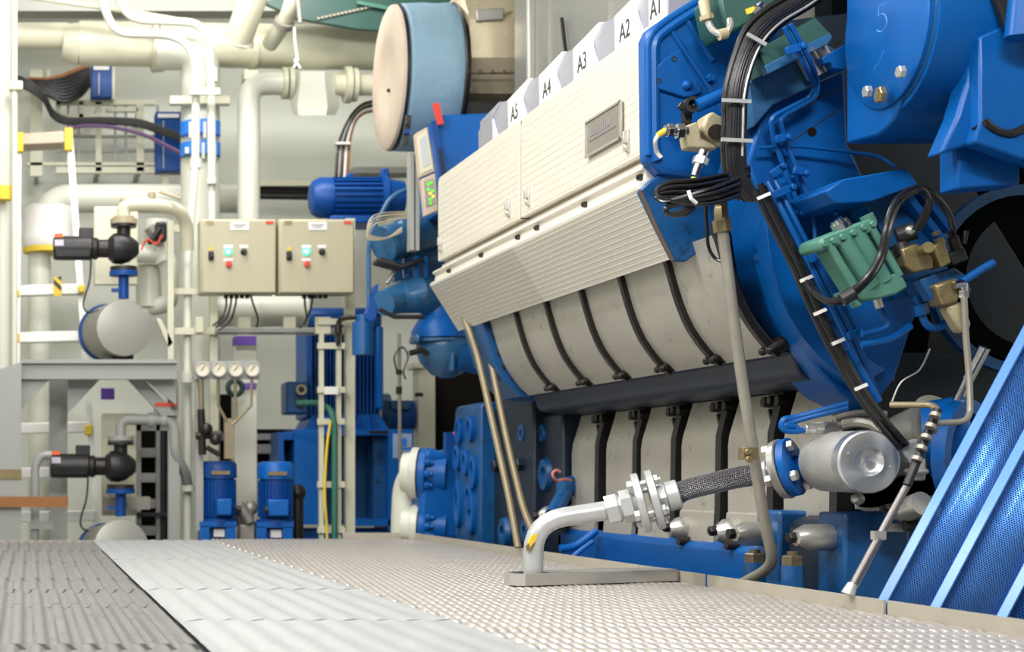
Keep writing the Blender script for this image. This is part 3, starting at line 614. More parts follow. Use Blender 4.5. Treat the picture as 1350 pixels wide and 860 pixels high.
# thick cable bundle
cb = T('cable_bundle', 'thick bundle of black cables held by pale ties, coming down from the top', 'cables', W(972, 240, 6.3))
pth = [(1090,-26),(1056,0),(1020,22),(996,46),(980,78),(970,118),(968,160),(967,200),(972,236),(990,262)]
for i in range(26):
    a = 2*PI*i/26; rr = 15.5*math.sqrt(.18+.82*((i*7) % 26)/26)
    ox, oy, od = rr*math.cos(a), rr*.4*math.sin(a)*-1, .045*math.sin(a)
    P('cable', MB().pts([(x+ox, y+oy*.6+(ox*.55 if k < 4 else 0), 6.32+od) for k, (x, y) in enumerate(pth)], .0098, 6), black, cb)
P('cable', MB().pts([(x+11.5, y+6, 6.27) for x, y in pth[:8]], .005, 6), steel, cb, 'thin grey cable')
for (x0,y0,x1,y1) in [(985,45,1010,59),(952,132,990,134),(951,184,992,186)]:
    P('cable_tie', MB().bar(W(x0,y0,6.25), W(x1,y1,6.25), .008, .014), galv, cb, 'pale tie')
cc = T('coiled_cable', 'coil of black cable bunched in loops at the corner of the lower ribbed panel', 'cables', W(910, 275, 6.3))
for i in range(16):
    d = (i-7.5)*1.5; k = .018*((i*3) % 5-2)
    P('loop', MB().pts([(988,236+d*1.4,6.34+k),(960,240+d,6.32+k),(920,248+d,6.30+k),(885,250+d*.9,6.30+k),(866,256+d*.5,6.30+k),(872,263-d*.2,6.28+k),(900,264+d*.4,6.27+k),(940,258+d*.9,6.26+k),(975,246+d,6.3+k)], .0085, 6), black, cc)
for i in range(4):
    d = i*2.4
    P('loop', MB().pts([(925,258+d,6.24),(900,262+d,6.24),(884,268+d*.7,6.25),(877,276+d*.3,6.25),(884,282+d*.2,6.25),(902,276+d,6.24),(915,268+d,6.24)], .0085, 6), black, cc)
P('loop_tie', MB().pt([(908,252,6.2),(911,262,6.19),(918,268,6.2)], .007), labelm, cc, 'pale tie')
# black conduit with white ties down the face
cd = T('cable_conduit', 'black cable conduit with white ties running down the blue face to the filter', 'cables', W(1190, 592, 6.1))
cp_ = [(1000,248),(1012,276),(1030,312),(1050,352),(1066,390),(1084,430),(1104,468),(1126,506),(1150,542),(1172,570),(1190,590)]
for j, (dx, dy) in enumerate([(0,0),(6,-3),(2,-6),(-4,2)]):
    P('cable', MB().pts([(x+dx, y+dy, 6.2-.012*j) for x, y in cp_], .012 if j else .015, 8), black, cd)
P('edge_strip', MB().pts([(x-6, y+2, 6.19) for x, y in cp_[1:9]], .006, 6), castm, cd, 'pale edge cable')
for x, y in [(1006,258),(1062,367),(1080,411),(1104,450),(1134,510)]:
    P('cable_tie', MB().bar(W(x-7,y+4,6.15), W(x+9,y-3,6.15), .01, .012), labelm, cd, 'white tie')
bc = T('black_hose_loop', 'pair of black hoses looping from the conduit over to the brass valves', 'hose', W(1120, 400, 5.9))
for dx, dy, dd in [(0,0,0),(4,3,.02)]:
    P('hose', MB().pts([(1064+dx,372,6.1),(1074+dx,386+dy,6.0),(1090+dx,396+dy,5.95),(1112+dx,392+dy,5.9+dd),(1142+dx,366+dy,5.86+dd),(1160+dx,336+dy,5.86+dd),(1168+dx,300+dy,5.86+dd),(1180+dx,266+dy,5.88+dd),(1200+dx,251+dy,5.9+dd),(1216+dx,250+dy,5.92+dd),(1224+dx*.5,266+dy,5.94),(1216+dx,286+dy,5.96),(1206+dx,304,5.98)], .0105, 8), black, bc)
P('hose', MB().pts([(1196,254,5.92),(1216,248,5.94),(1236,262,5.96),(1250,280,5.98),(1256,300,6.0),(1257,308,6.02)], .0105, 8), black, bc)
P('hose_clip', MB().cyl(W(1110,396,5.88), W(1126,386,5.87), .024), blackm, bc)
# ------------------------------------------------------------------ pipework in front of the engine
# silver elbow pipe rising from the deck, braided hose, flange
ep_ = T('elbow_pipe', 'silver painted elbow pipe rising from the deck to a bolted flange pair', 'pipe', W(703, 762, 7.1))
silv = mat('silver_paint', (186, 188, 188), .32, .35, var=.06, scale=10, bump=.05, bscale=30)
Ye = 7.05
P('bend', MB().pt([(703,775,Ye),(703,688,Ye),(808,672,Ye-.03)], .041, 24, .15), silv, ep_)
P('yellow_tape', MB().pp([(697,716),(702,706),(709,704),(707,712),(699,722)], Ye-.047, .02), yellow, ep_, 'torn yellow tape')
P('tape_brown_patch', MB().pp([(694,720),(699,716),(706,716),(701,726),(696,727)], Ye-.045, .015), brass, ep_, 'brownish patch below the tape')  # brownish patch just below the yellow tape
ax = (W(880,655,Ye-.1)-W(808,672,Ye-.03)).normalized()
n0 = W(800,674,Ye-.03)
def fpos(t): return n0+ax*t
sc_ = Ye/FP
P('hex_nut', MB().hexn(fpos(0), ax, .066, .055, .2).lathe(fpos(.055), ax, [(0,.05),(.012,.05)], 20), silv, ep_)
P('hex_nut', MB().hexn(fpos(.062), ax, .07, .05, .5).lathe(fpos(.11), ax, [(0,.06),(.025,.052)], 20), silv, ep_)
def flange(t, r, h, parent, m, name='flange'):
    return P(name, MB().lathe(fpos(t), ax, [(0,r*.93),(.004,r),(h-.004,r),(h,r*.93),(h,r*.35),(0,r*.35)], 48, closed=True), m, parent, bevel=0)
f1 = flange(.122, .127, .033, ep_, silv)
hs = T('braided_hose', 'braided steel flexible hose between the silver flange and the steel flange by the filter', 'hose', W(935, 655, 6.8))
f2 = flange(.178, .127, .033, hs, silv)
uu = ax.cross(V((0,0,1))).normalized(); ww = uu.cross(ax)
for i in range(4):
    a = PI/4+i*PI/2+.25; c = (uu*math.cos(a)+ww*math.sin(a))*.092
    P('flange_bolt', MB().cyl(fpos(.10)+c, fpos(.235)+c, .012, n=10).hexn(fpos(.178+.028)+c, ax, .024, .022).hexn(fpos(.125)+c, -ax, .024, .024), silv, ep_)
P('ferrule', MB().hexn(fpos(.206), ax, .062, .04).lathe(fpos(.24), ax, [(0,.05),(.006,.062),(.05,.062),(.056,.05)], 28), silv, hs)
braid = mat('steel_braid', (140, 138, 146), .3, .9, var=.1, scale=30)
nt = braid.node_tree; N, L = nt.nodes, nt.links
tcn = N.new('ShaderNodeUVMap'); wv = []
for sg in (1, -1):
    mp = N.new('ShaderNodeVectorMath'); mp.operation = 'DOT_PRODUCT'; mp.inputs[1].default_value = (18*2*PI, sg*10*2*PI, 0); L.new(tcn.outputs[0], mp.inputs[0])
    sn = N.new('ShaderNodeMath'); sn.operation = 'SINE'; L.new(mp.outputs['Value'], sn.inputs[0]); wv.append(sn)
ml = N.new('ShaderNodeMath'); ml.operation = 'MULTIPLY'; L.new(wv[0].outputs[0], ml.inputs[0]); L.new(wv[1].outputs[0], ml.inputs[1])
bpn = N.new('ShaderNodeBump'); bpn.inputs['Strength'].default_value = 1; bpn.inputs['Distance'].default_value = .004; L.new(ml.outputs[0], bpn.inputs['Height']); L.new(bpn.outputs[0], N['Principled BSDF'].inputs['Normal'])
rp = N.new('ShaderNodeMapRange'); rp.inputs[1].default_value = -.25; rp.inputs[2].default_value = .25; L.new(ml.outputs[0], rp.inputs[0])
mxx = N.new('ShaderNodeMix'); mxx.data_type = 'RGBA'; mxx.inputs[6].default_value = (*lin((34,32,38)),1); mxx.inputs[7].default_value = (*lin((176,174,182)),1); L.new(rp.outputs[0], mxx.inputs[0]); L.new(mxx.outputs[2], N['Principled BSDF'].inputs['Base Color'])
hp = spline([fpos(.285), W(905,646,6.9), W(940,637,6.78), W(972,630,6.69), W(1004,625,6.62)], 12)
ho = P('hose', MB().tube(hp, .043, 24), braid, hs)
me = ho.data; uv = me.uv_layers.new(name='UVMap'); nr = 24
for pl in me.polygons:
    for li in pl.loop_indices:
        vi = me.loops[li].vertex_index; rg, k_ = divmod(vi, nr); ks = [me.loops[x].vertex_index % nr for x in pl.loop_indices]
        u = (k_+nr if (k_ == 0 and max(ks) == nr-1) else k_)/nr
        uv.data[li].uv = (u, rg/len(hp)*3.2)
a2 = (W(1022,621,6.585)-W(1000,626,6.63)).normalized(); q = W(1000,626,6.63)
P('end_ferrule', MB().lathe(q, a2, [(0,.046),(0,.05),(.045,.05),(.045,.044)], 28), silv, hs)
P('neck', MB().lathe(q+a2*.045, a2, [(0,.04),(.02,.034),(.05,.05),(.07,.06)], 28), steel, hs)
P('steel_flange', MB().lathe(q+a2*.075, a2, [(0,.06),(.004,.115),(.03,.12),(.034,.115)], 48), steel, hs, 'bare steel flange')
u2 = a2.cross(V((0,0,1))).normalized(); w2 = u2.cross(a2)
for i in range(4):
    a = PI/4+i*PI/2+.3; c = (u2*math.cos(a)+w2*math.sin(a))*.088
    P('flange_bolt', MB().hexn(q+a2*.075+c, -a2, .024, .025).cyl(q+a2*.1+c, q+a2*.17+c, .012).hexn(q+a2*.15+c, a2, .022, .022), steel, hs)
# oil filter
fi = T('oil_filter', 'silver finned filter canister with a turned end cap', 'filter', W(1125, 652, 6.3))
P('blue_flange', MB().lathe(q+a2*.112, a2, [(0,.108),(.004,.115),(.03,.115),(.034,.108)], 48), blueb, fi, 'blue flange')
P('inlet_pipe', MB().cyl(q+a2*.14, q+a2*.14+V((.25,.0,-.02)), .045), blueb, fi)
fa, fb = W(1090,609,6.48), W(1146,609,6.16); fd = (fb-fa).normalized(); Lf = (fb-fa).length; R = .117
prof_ = [(0,R*.8),(.004,R*.97)]
nn = 20
for i in range(nn):
    t = .01+(Lf-.06)*i/nn; stp = (Lf-.06)/nn; prof_ += [(t,R*.99),(t+stp*.6,R*.99),(t+stp*.65,R*.965),(t+stp*.95,R*.965)]
P('finned_body', MB().lathe(fa, fd, prof_+[(Lf-.05,R)], 64), galv, fi)
turned = mat('turned_aluminium', (206, 208, 212), .3, .9, var=.03, scale=20)
tg_ = turned.node_tree.nodes.new('ShaderNodeTangent'); tg_.direction_type = 'RADIAL'; tg_.axis = 'Z'
tb_ = turned.node_tree.nodes['Principled BSDF']; tb_.inputs['Anisotropic'].default_value = .75; turned.node_tree.links.new(tg_.outputs[0], tb_.inputs['Tangent'])
ec = P('end_cap', MB().lathe(fa+fd*(Lf-.05), fd, [(0,R*.99),(0,R),(.045,R),(.05,R*.97),(.052,R*.93),(.052,R*.46),(.05,R*.44),(.042,R*.40),(.036,R*.3),(.030,R*.12),(.029,.001)], 64, cap=False), turned, fi)
Rq = fd.to_track_quat('Z', 'Y').to_matrix().to_4x4(); Rq.translation = fa-ORG[fi.name]
ec.data.transform(Rq.inverted()); ec.matrix_basis = Rq
sx = fd.cross(V((0,0,1))).normalized()
PS('cap_screw', MB().lathe(fa+fd*(Lf-.0)+sx*R*.66+V((0,0,.03)), fd, [(0,.006),(.006,.004)], 12).lathe(fa+fd*(Lf-.0)-sx*R*.66+V((0,0,-.02)), fd, [(0,.006),(.006,.004)], 12), steel, fi)
P('mounting_block', MB().pbox(1085,556,1112,572,6.42,.1).cyl(W(1070,564,6.4), W(1086,564,6.4), .016).cyl(W(1060,566,6.4), W(1074,566,6.4), .022), steel, fi, bevel=.004)
mb = MB()
for x, y in [(1088,559),(1108,559),(1088,569),(1108,569)]: mb.cyl(W(x,y,6.42), W(x,y,6.41), .008)
PS('block_screw', mb, chrome, fi)
P('feed_pipe', MB().pts([(1112,560,6.4),(1130,557,6.36),(1150,561,6.32),(1166,572,6.28)], .02).pts([(1100,553,6.5),(1120,547,6.5),(1140,545,6.5),(1168,546,6.5)], .014), greyt, fi)
P('under_strip', MB().pt([(1128,654,6.4),(1130,670,6.4),(1142,672,6.4),(1166,671,6.38)], .008).ball(W(1131,658,6.4), .025), steel, fi)
for k in range(2):
    d = k*5
    P('blue_loop', MB().pts([(1118,532+d*1.2,6.35),(1080,542+d,6.38),(1050,550+d,6.4),(1034,553+d+k*3,6.4),(1030+k*18,562,6.4),(1036+k*16,568,6.4),(1050,569-k,6.4),(1062,567,6.4)], .011), blueb, fi)
# big steel tube and blue ring behind it
cs = T('coupling_sleeve', 'short stainless cylinder with a blue flange ring behind the filter', 'coupling', W(1210, 600, 6.3))
P('sleeve', MB().lathe(W(1178,592,6.55), W(1225,572,6.4)-W(1178,592,6.55), [(0,.08),(.01,.115),(.2,.12),(.22,.14)], 40), stain2, cs)
P('ring', MB().lathe(W(1222,580,6.35), (.75,-.5,.1), [(0,.12),(0,.145),(.10,.15),(.16,.15),(.16,.12)], 40, closed=True), blue, cs)
P('arch', MB().lathe(W(1262,602,6.2), (.6,-.8,0), [(0,.16),(0,.21),(.05,.21),(.05,.16)], 40, closed=True), blue, cs)
P('bracket', MB().pp([(1186,590),(1210,578),(1212,600),(1200,612)], 6.2, .04), galv, cs, bevel=.006)
P('plug', MB().cyl(W(1196,672,6.2), W(1216,664,6.12), .045).hexn(W(1192,673,6.22), (-1,.2,0), .035, .02), steel, cs)
P('turnbuckle', MB().box(W(1180,696,6.3), (.06,.03,.03)).cyl(W(1164,699,6.3), W(1172,697,6.3), .012), steel, cs)
mb = MB(); mb.pbox(1206,604,1222,634,6.18,.05).pbox(1203,618,1226,626,6.16,.07); P('clear_bowl', mb, galv, cs, bevel=.01)
# dark blue end block under the filter
P('end_block', MB().pp([(1098,690),(1150,676),(1240,676),(1250,820),(1098,820)], 6.55, .4), navy, E, bevel=.03)
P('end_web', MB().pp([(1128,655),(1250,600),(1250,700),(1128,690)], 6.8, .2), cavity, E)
# gas strut
gs = T('gas_strut', 'slim grey strut leaning from the deck edge up to the engine', 'strut', W(1120, 785, 5.75))
P('cylinder', MB().cyl(W(1122,776,5.75), W(1196,640,5.85), .013), mat('strut_grey', (112,108,106), .35, .5), gs)
P('rod', MB().cyl(W(1128,776,5.76), W(1200,636,5.86), .007), greyt, gs)
P('cable_wrap', MB().cyl(W(1196,640,5.84), W(1236,540,5.88), .015), blackm, gs)
mb = MB()
for i in range(5): a = W(1208+i*6,608-i*14.5,5.84); mb.lathe(a, W(1236,540,5.88)-W(1196,640,5.84), [(0,.019),(.014,.019)], 14)
PS('wrap_band', mb, greyt, gs)
P('foot', MB().cyl(W(1118,784,5.75), W(1124,770,5.75), .024, .016), galv, gs)
P('side_clip', MB().box(W(1158,706,5.8), (.04,.03,.03)), steel, gs)
# grey riser with hex fitting
rz = T('riser_tube', 'grey tube falling from a hex fitting past the flange down to the deck edge', 'tube', W(1000, 766, 6.5))
P('tube', MB().pt([(952,300,6.4),(958,345,6.4),(966,410,6.4),(978,500,6.42),(993,596,6.44),(1008,690,6.5),(1020,740,6.56),(1006,755,6.66),(984,766,6.78),(940,792,6.9)], .021, 16, .12), greyt, rz)
P('hex_fitting', MB().hexn(W(953,306,6.4), W(951,290,6.4)-W(953,306,6.4), .034, .05).hexn(W(951,290,6.4), (-.05,0,1), .028, .05, .3).cyl(W(950,278,6.4), W(949,268,6.4), .02), brass, rz, 'brass hex fitting')
P('thin_lead', MB().pts([(930,268,6.45),(932,300,6.45),(934,325,6.45),(942,340,6.45),(953,345,6.42)], .007), black, rz)
P('pipe_clamp', MB().pbox(980,590,1000,606,6.38,.05).hexn(W(985,596,6.38), (0,-1,0), .014, .015).hexn(W(986,606,6.38), (0,-1,0), .014, .015), brass, rz, bevel=.003)
# two tan tubes on the far side
for nm, pp_ in [('tan oil tube beside the oval-hole plate, the left one of a leaning pair', [(612,420,10.3),(618,434,10.2),(630,470,10.15),(650,560,9.95),(672,660,9.7),(683,722,9.6)]),
                ('tan oil tube beside the oval-hole plate, the right one of a leaning pair', [(628,420,10.3),(638,434,10.2),(648,480,10.1),(668,580,9.9),(690,672,9.65),(704,704,9.5)])]:
    S('oil_tube', MB().pt(pp_, .02, 12, .2), tanp, nm, 'tube', 'tan oil tubes')
# small tubes between flange and block
S('drain_elbow', MB().pt([(738,724,9.3),(756,722,9.3),(772,712,9.3),(786,700,9.3)], .022, 12, .1).pt([(756,734,9.2),(768,724,9.2),(782,714,9.2)], .014, 10, .05), blueb, 'short blue drain elbow beyond the deck edge behind the silver pipe', 'pipe')
# tan feed tubes by the guard
t1 = T('feed_tube', 'thin beige tube bent from the brass regulator down beside the mesh guard', 'tube', W(1262, 556, 5.9))
P('tube', MB().pt([(1271,392,5.93),(1273,440,5.93),(1278,500,5.92),(1279,544,5.9),(1274,554,5.88),(1264,557,5.88),(1234,558,5.88)], .011, 10, .08), greyt, t1)
S('feed_tube', MB().pt([(1174,534,6.1),(1228,534,6.0),(1236,540,5.96),(1234,556,5.94),(1230,570,5.92)], .012, 10, .07), tanp, 'thin beige tube running level above the stainless sleeve and turning down', 'tube')
S('conduit_stub', MB().cyl(W(1276,500,6.2), W(1298,458,6.15), .022).cyl(W(1262,530,6.22), W(1276,500,6.2), .018), chrome, 'short bright conduit leaning behind the mesh guard top', 'conduit')
# coaming around the deck opening
cm = T('deck_coaming', 'flat steel coaming bar around the deck opening under the silver elbow pipe', 'coaming', W(780, 772, 7.0))
inn = [(2.02,6.98),(2.04,6.93),(2.09,6.92),(2.84,7.27),(2.84,7.285),(2.09,6.935),(2.055,6.945),(2.035,6.985),(2.05,7.06),(2.09,7.10),(2.80,7.44),(2.80,7.45),(2.08,7.115),(2.035,7.075)]
cmm = mat('coaming_steel', (186,184,178), .36, .55, var=.1, scale=12)
P('bar', MB().prism([(x,y,.0) for x,y in [(2.02,6.98),(2.035,6.94),(2.07,6.925),(2.84,7.27),(2.84,7.282),(2.07,6.938),(2.045,6.95),(2.032,6.985)]], (0,0,.05)).prism([(x,y,0) for x,y in [(2.02,6.98),(2.032,6.985),(2.04,7.08),(2.08,7.12),(2.82,7.46),(2.82,7.472),(2.07,7.132),(2.03,7.09)]], (0,0,.05)), cmm, cm)
P('cover_strip', MB().prism([(2.2,7.0,.044),(2.84,7.275,.044),(2.82,7.46,.044),(2.2,7.18,.044)], (0,0,.006)), cmm, cm)
P('opening', MB().prism([(2.03,6.985,.008),(2.07,6.93,.008),(2.84,7.275,.008),(2.82,7.465,.008),(2.075,7.12,.008)], (0,0,.004)), void, cm)
P('clip_plate', MB().box(W(795,751,7.35), (.1,.08,.012)), galv, cm)
# mesh guard
gd = T('mesh_guard', 'sloping blue perforated sheet guard with pale frame bars beside the deck', 'guard', (3.2, 5.3, LOW))
perf = []
def perfmat(name, pitch, rad, m0):
    m = mat(name, m0, .38, .6, var=.08, scale=4, coat=.2); nt = m.node_tree; N, L = nt.nodes, nt.links
    uvn = N.new('ShaderNodeUVMap'); ds = []
    for off in (0, .5):
        mp = N.new('ShaderNodeVectorMath'); mp.operation = 'MULTIPLY_ADD'; mp.inputs[1].default_value = (1/pitch, 1/(pitch*1.732), 0); mp.inputs[2].default_value = (off, off, 0); L.new(uvn.outputs[0], mp.inputs[0])
        fr = N.new('ShaderNodeVectorMath'); fr.operation = 'FRACTION'; L.new(mp.outputs[0], fr.inputs[0])
        sb = N.new('ShaderNodeVectorMath'); sb.operation = 'MULTIPLY_ADD'; sb.inputs[1].default_value = (pitch, pitch*1.732, 0); sb.inputs[2].default_value = (-pitch/2, -pitch*.866, 0); L.new(fr.outputs[0], sb.inputs[0])
        ln = N.new('ShaderNodeVectorMath'); ln.operation = 'LENGTH'; L.new(sb.outputs[0], ln.inputs[0]); ds.append(ln)
    mn = N.new('ShaderNodeMath'); mn.operation = 'MINIMUM'; L.new(ds[0].outputs['Value'], mn.inputs[0]); L.new(ds[1].outputs['Value'], mn.inputs[1])
    lt = N.new('ShaderNodeMath'); lt.operation = 'LESS_THAN'; lt.inputs[1].default_value = rad; L.new(mn.outputs[0], lt.inputs[0])
    tr = N.new('ShaderNodeBsdfTransparent'); ms = N.new('ShaderNodeMixShader'); L.new(lt.outputs[0], ms.inputs[0]); L.new(N['Principled BSDF'].outputs[0], ms.inputs[1]); L.new(tr.outputs[0], ms.inputs[2]); L.new(ms.outputs[0], N['Material Output'].inputs[0])
    return m
p1 = perfmat('perforated_blue', .0086, .0029, (70, 130, 212)); p2 = perfmat('perforated_blue_coarse', .0118, .0040, (16, 100, 192))
framem = mat('guard_frame', (66, 122, 196), .38, .2, var=.1, scale=8, coat=.2)
sl = V((.49, .05, .87)).normalized(); hz_ = V((.75, -.66, 0)).normalized(); gn = hz_.cross(sl).normalized(); b0 = V((2.90, 5.77, -.10))
if gn.y > 0: gn = -gn
hz_ = (hz_ - sl*hz_.dot(sl)*0)
def gpt(h, t, lift=0): return b0+hz_*h+sl*t+gn*lift
def gsheet(h0, h1, t1, m, lab):
    o = P('perforated_sheet', MB().add([gpt(h0,-.3),gpt(h1,-.3),gpt(h1,t1),gpt(h0,t1)], [(0,1,2,3)]), m, gd, lab)
    so = o.modifiers.new('thickness', 'SOLIDIFY'); so.thickness = .0012
    me = o.data; uv = me.uv_layers.new(name='UVMap'); og = ORG[gd.name]; per = gn.cross(sl)
    for l in me.loops:
        w_ = me.vertices[l.vertex_index].co+og-b0; uv.data[l.index].uv = (w_.dot(per), w_.dot(sl))
gsheet(.0, .165, 1.5, p1, 'finely perforated sheet'); gsheet(.165, .375, 1.5, p1, 'finely perforated sheet'); gsheet(.375, 1.2, 1.5, p2, 'darker coarsely perforated sheet')
for h in (0, .17, .378): P('frame_bar', MB().bar(gpt(h,-.3,.008), gpt(h,1.5,.008), .034, .014, gn), framem, gd, bevel=.003)
P('back_frame', MB().bar(gpt(.6,-.3,-.05), gpt(.6,1.5,-.05), .03, .05, gn), blued, gd)
# ------------------------------------------------------------------ background, left to right
YP = 13.2
# --- step ladder
ld = T('step_ladder', 'white aluminium step ladder with yellow corner caps standing behind the grey pump stand', 'ladder', W(70, 745, 14.3))
Yl = 14.3
P('rail', MB().bar(W(24,178,Yl), W(20,760,Yl-.1), .055, .03, (0,1,0)), alub, ld)
P('rail', MB().bar(W(91,170,Yl), W(132,745,Yl), .055, .03, (0,1,0)), alub, ld)
for y, xr in [(384,104),(446,109),(566,118),(625,122),(683,126)]:
    P('step', MB().pp([(21,y-8),(xr,y-10),(xr,y+4),(21,y+6)], Yl-.05, .12), alub, ld, bevel=.008)
P('platform', MB().pp([(28,176),(92,172),(92,188),(28,191)], Yl-.05, .3), tan, ld, bevel=.01)
for x0,y0,x1,y1 in [(20,174,31,200),(85,168,96,198),(19,382,26,392),(103,376,112,386),(18,440,26,452),(18,560,26,572),(112,560,122,574)]:
    P('corner_cap', MB().pbox(x0,y0,x1,y1,Yl-.07,.09), yellow, ld, 'yellow cap', bevel=.01)
P('hazard_tag', MB().pp([(71,366),(81,364),(81,390),(71,391)], Yl-.08, .02), yellow, ld, 'yellow tag with black stripes')
P('tag_stripe', MB().pp([(71,368),(81,378),(81,384),(71,374)], Yl-.085, .02).pp([(75,366),(81,364),(81,370)], Yl-.085, .02), ink, ld)
# --- white column at the very left with small pipe and yellow coupling
wc = T('column_pipe', 'thick white pipe column with a thin pipe beside it', 'pipe', W(8, 740, 14.0))
P('column', MB().cyl(W(4,760,14.1), W(4,-30,14.1), S_(11,14.1)), white, wc)
P('thin_pipe', MB().cyl(W(19,500,13.9), W(19,-30,13.9), S_(4,13.9)), white, wc)
P('pipe_bracket', MB().pbox(12,106,30,118,13.85,.1), cream, wc, bevel=.01)
PS('coupling', MB().cyl(W(4,264,13.95), W(4,246,13.95), S_(12,13.95)), yellow, wc, 'yellow coupling')
# --- wrapped pipe behind the ladder
wp = T('wrapped_pipe', 'vertical pipe with a fat white padded wrap behind the ladder', 'pipe', W(58, 740, 15.0))
P('pipe', MB().cyl(W(52,770,15), W(52,270,15), S_(15,15)), white, wp)
P('padded_wrap', MB().lathe(W(63,328,15), (0,0,1), [(0,S_(32,15)),(.02,S_(34,15)),(.1,S_(34.5,15)),(.2,S_(33,15)),(.3,S_(34,15)),(S_(54,15),S_(32,15)),(S_(54,15)+.02,S_(25,15))], 28), labelm, wp)
P('wrap_band', MB().cyl(W(63,334,15), W(63,327,15), S_(33,15)), yellow, wp, 'yellow band under the wrap')
# --- low horizontal main with elbow
S('main_pipe', MB().pt([(62,330,15.4),(62,262,15.4),(340,262,15.4)], S_(19,15.4), 24, .45), white, 'white main pipe with an elbow running level above the upper black pump', 'pipe')
# --- top horizontal duct
dk = T('ventilation_main', 'big cream horizontal pipe under the ceiling with flanges', 'pipe', W(240, 60, 14.8))
P('left_section', MB().cyl(W(-60,47,14.8), W(90,47,14.8), S_(17,14.8), n=32), cream, dk)
P('reducer', MB().cyl(W(84,55,14.8), W(106,58,14.8), S_(23,14.8), S_(29,14.8), 32), cream, dk)
P('main_section', MB().cyl(W(104,57,14.8), W(560,64,14.8), S_(29,14.8), n=36), cream, dk)
PS('flange', MB().cyl(W(200,58,14.8), W(207,58,14.8), S_(37,14.8), n=32).cyl(W(209,58,14.8), W(216,58,14.8), S_(36,14.8), n=32), cream, dk)
PS('clamp', MB().cyl(W(330,62,14.8), W(338,62,14.8), S_(31,14.8), n=32).pbox(322,92,340,104,14.6,.2), cream, dk)
# --- fat riser with blue marker bands
rs = T('riser_pipe', 'fat white riser pipe with two blue marker bands, left of the control boxes', 'pipe', W(264, 745, 14.6))
P('pipe', MB().pt([(205,66,14.7),(264,66,14.7),(264,760,14.6)], S_(26,14.6), 28, .4), white, rs)
P('marker_band', MB().cyl(W(264,180,14.6), W(264,162,14.6), S_(26.6,14.6), n=32), bluelab, rs, 'blue band')
P('marker_band', MB().cyl(W(264,207,14.6), W(264,190,14.6), S_(26.6,14.6), n=32), bluelab, rs, 'blue band')
mk_ = MB()
for x, y0, y1 in [(251,160,182),(270,160,182),(283,188,209),(268,188,209)]: mk_.pbox(x-2, y0, x+2, y1, 14.6-S_(27.2,14.6)*math.sqrt(max(0,1-((x-264)/27)**2)), .02)
mk_.pbox(244,194,249,202,14.6-S_(22,14.6),.02)
PS('marker_gap', mk_, white, rs)
P('support_arm', MB().pbox(224,126,304,137,14.45,.1), cream, rs, bevel=.008)
# --- two thin bent pipes in front of the riser
tp = T('vent_pipe', 'thin white pipe bending down beside the riser, the left of two', 'pipe', W(258, 745, 14.0), 'thin white pipes beside the riser')
P('pipe', MB().pt([(134,-20,14.0),(136,8,14.0),(152,44,14.0),(258,46,14.0),(258,222,14.0),(250,300,13.9),(247,350,13.6),(247,770,13.4)], S_(5.5,14), 14, .35), white, tp)
PS('coupling', MB().cyl(W(258,210,14), W(258,222,14), S_(8,14)).cyl(W(247,505,13.4), W(247,490,13.4), S_(9,13.4)).cyl(W(247,648,13.4), W(247,640,13.4), S_(9,13.4)), white, tp)
P('clip', MB().pbox(250,116,290,124,13.9,.05), white, tp)
tp = T('vent_pipe', 'thin white pipe bending down in front of the riser, the right of two', 'pipe', W(280, 745, 14.0), 'thin white pipes beside the riser')
P('pipe', MB().pt([(150,-20,14.1),(168,26,14.1),(272,30,14.1),(278,90,14.1),(280,340,14.0),(282,480,13.8)], S_(5.5,14), 14, .35), white, tp)
PS('coupling', MB().cyl(W(280,90,14.1), W(280,108,14.1), S_(7,14)).cyl(W(279,235,14), W(279,243,14), S_(7,14)), white, tp)
S('slope_pipe', MB().pt([(40,-4,14.3),(150,12,14.3),(262,31,14.3)], S_(3.5,14.3), 10), cream, 'thin sloping cream conduit above the big cream pipe', 'pipe')
# --- overhead stub pipes and rope
S('overhead_pipe', MB().pt([(345,-40,13.6),(334,-6,13.7),(314,54,14.0)], S_(19,13.8), 24).lathe(W(316,50,14.0), W(314,60,14.0)-W(320,40,13.95), [(0,S_(20,14)),(.05,S_(21,14))], 20), cream, 'thick cream stub pipe coming down from the ceiling onto the big cream pipe', 'pipe')
op = T('drop_pipe', 'thinner cream drop pipe with clamps next to the hanging cord', 'pipe', W(375, 34, 13.6))
P('pipe', MB().pt([(392,-30,13.5),(384,10,13.6),(374,32,13.8),(356,58,14.1)], S_(11,13.6), 18, .1), cream, op)
PS('clamp', MB().lathe(W(373,34,13.75), W(384,6,13.6)-W(373,34,13.75), [(0,S_(14,13.7)),(.05,S_(14,13.7))], 18).cyl(W(390,-30,13.4), W(396,30,13.4), S_(3,13.4)), greyt, op)
cdn = T('hanging_cord', 'white cord with a knot hanging below the drop pipe', 'cord', W(393, 90, 13.5))
P('cord', MB().pts([(388,36,13.5),(389,55,13.5),(392,76,13.5),(391,82,13.5)], S_(1.6,13.5), 8), labelm, cdn)
P('knot', MB().ball(W(391,80,13.5), S_(3.6,13.5)).cyl(W(391,82,13.5), W(387,90,13.5), S_(1.5,13.5)).cyl(W(391,82,13.5), W(396,90,13.5), S_(1.5,13.5)), labelm, cdn)
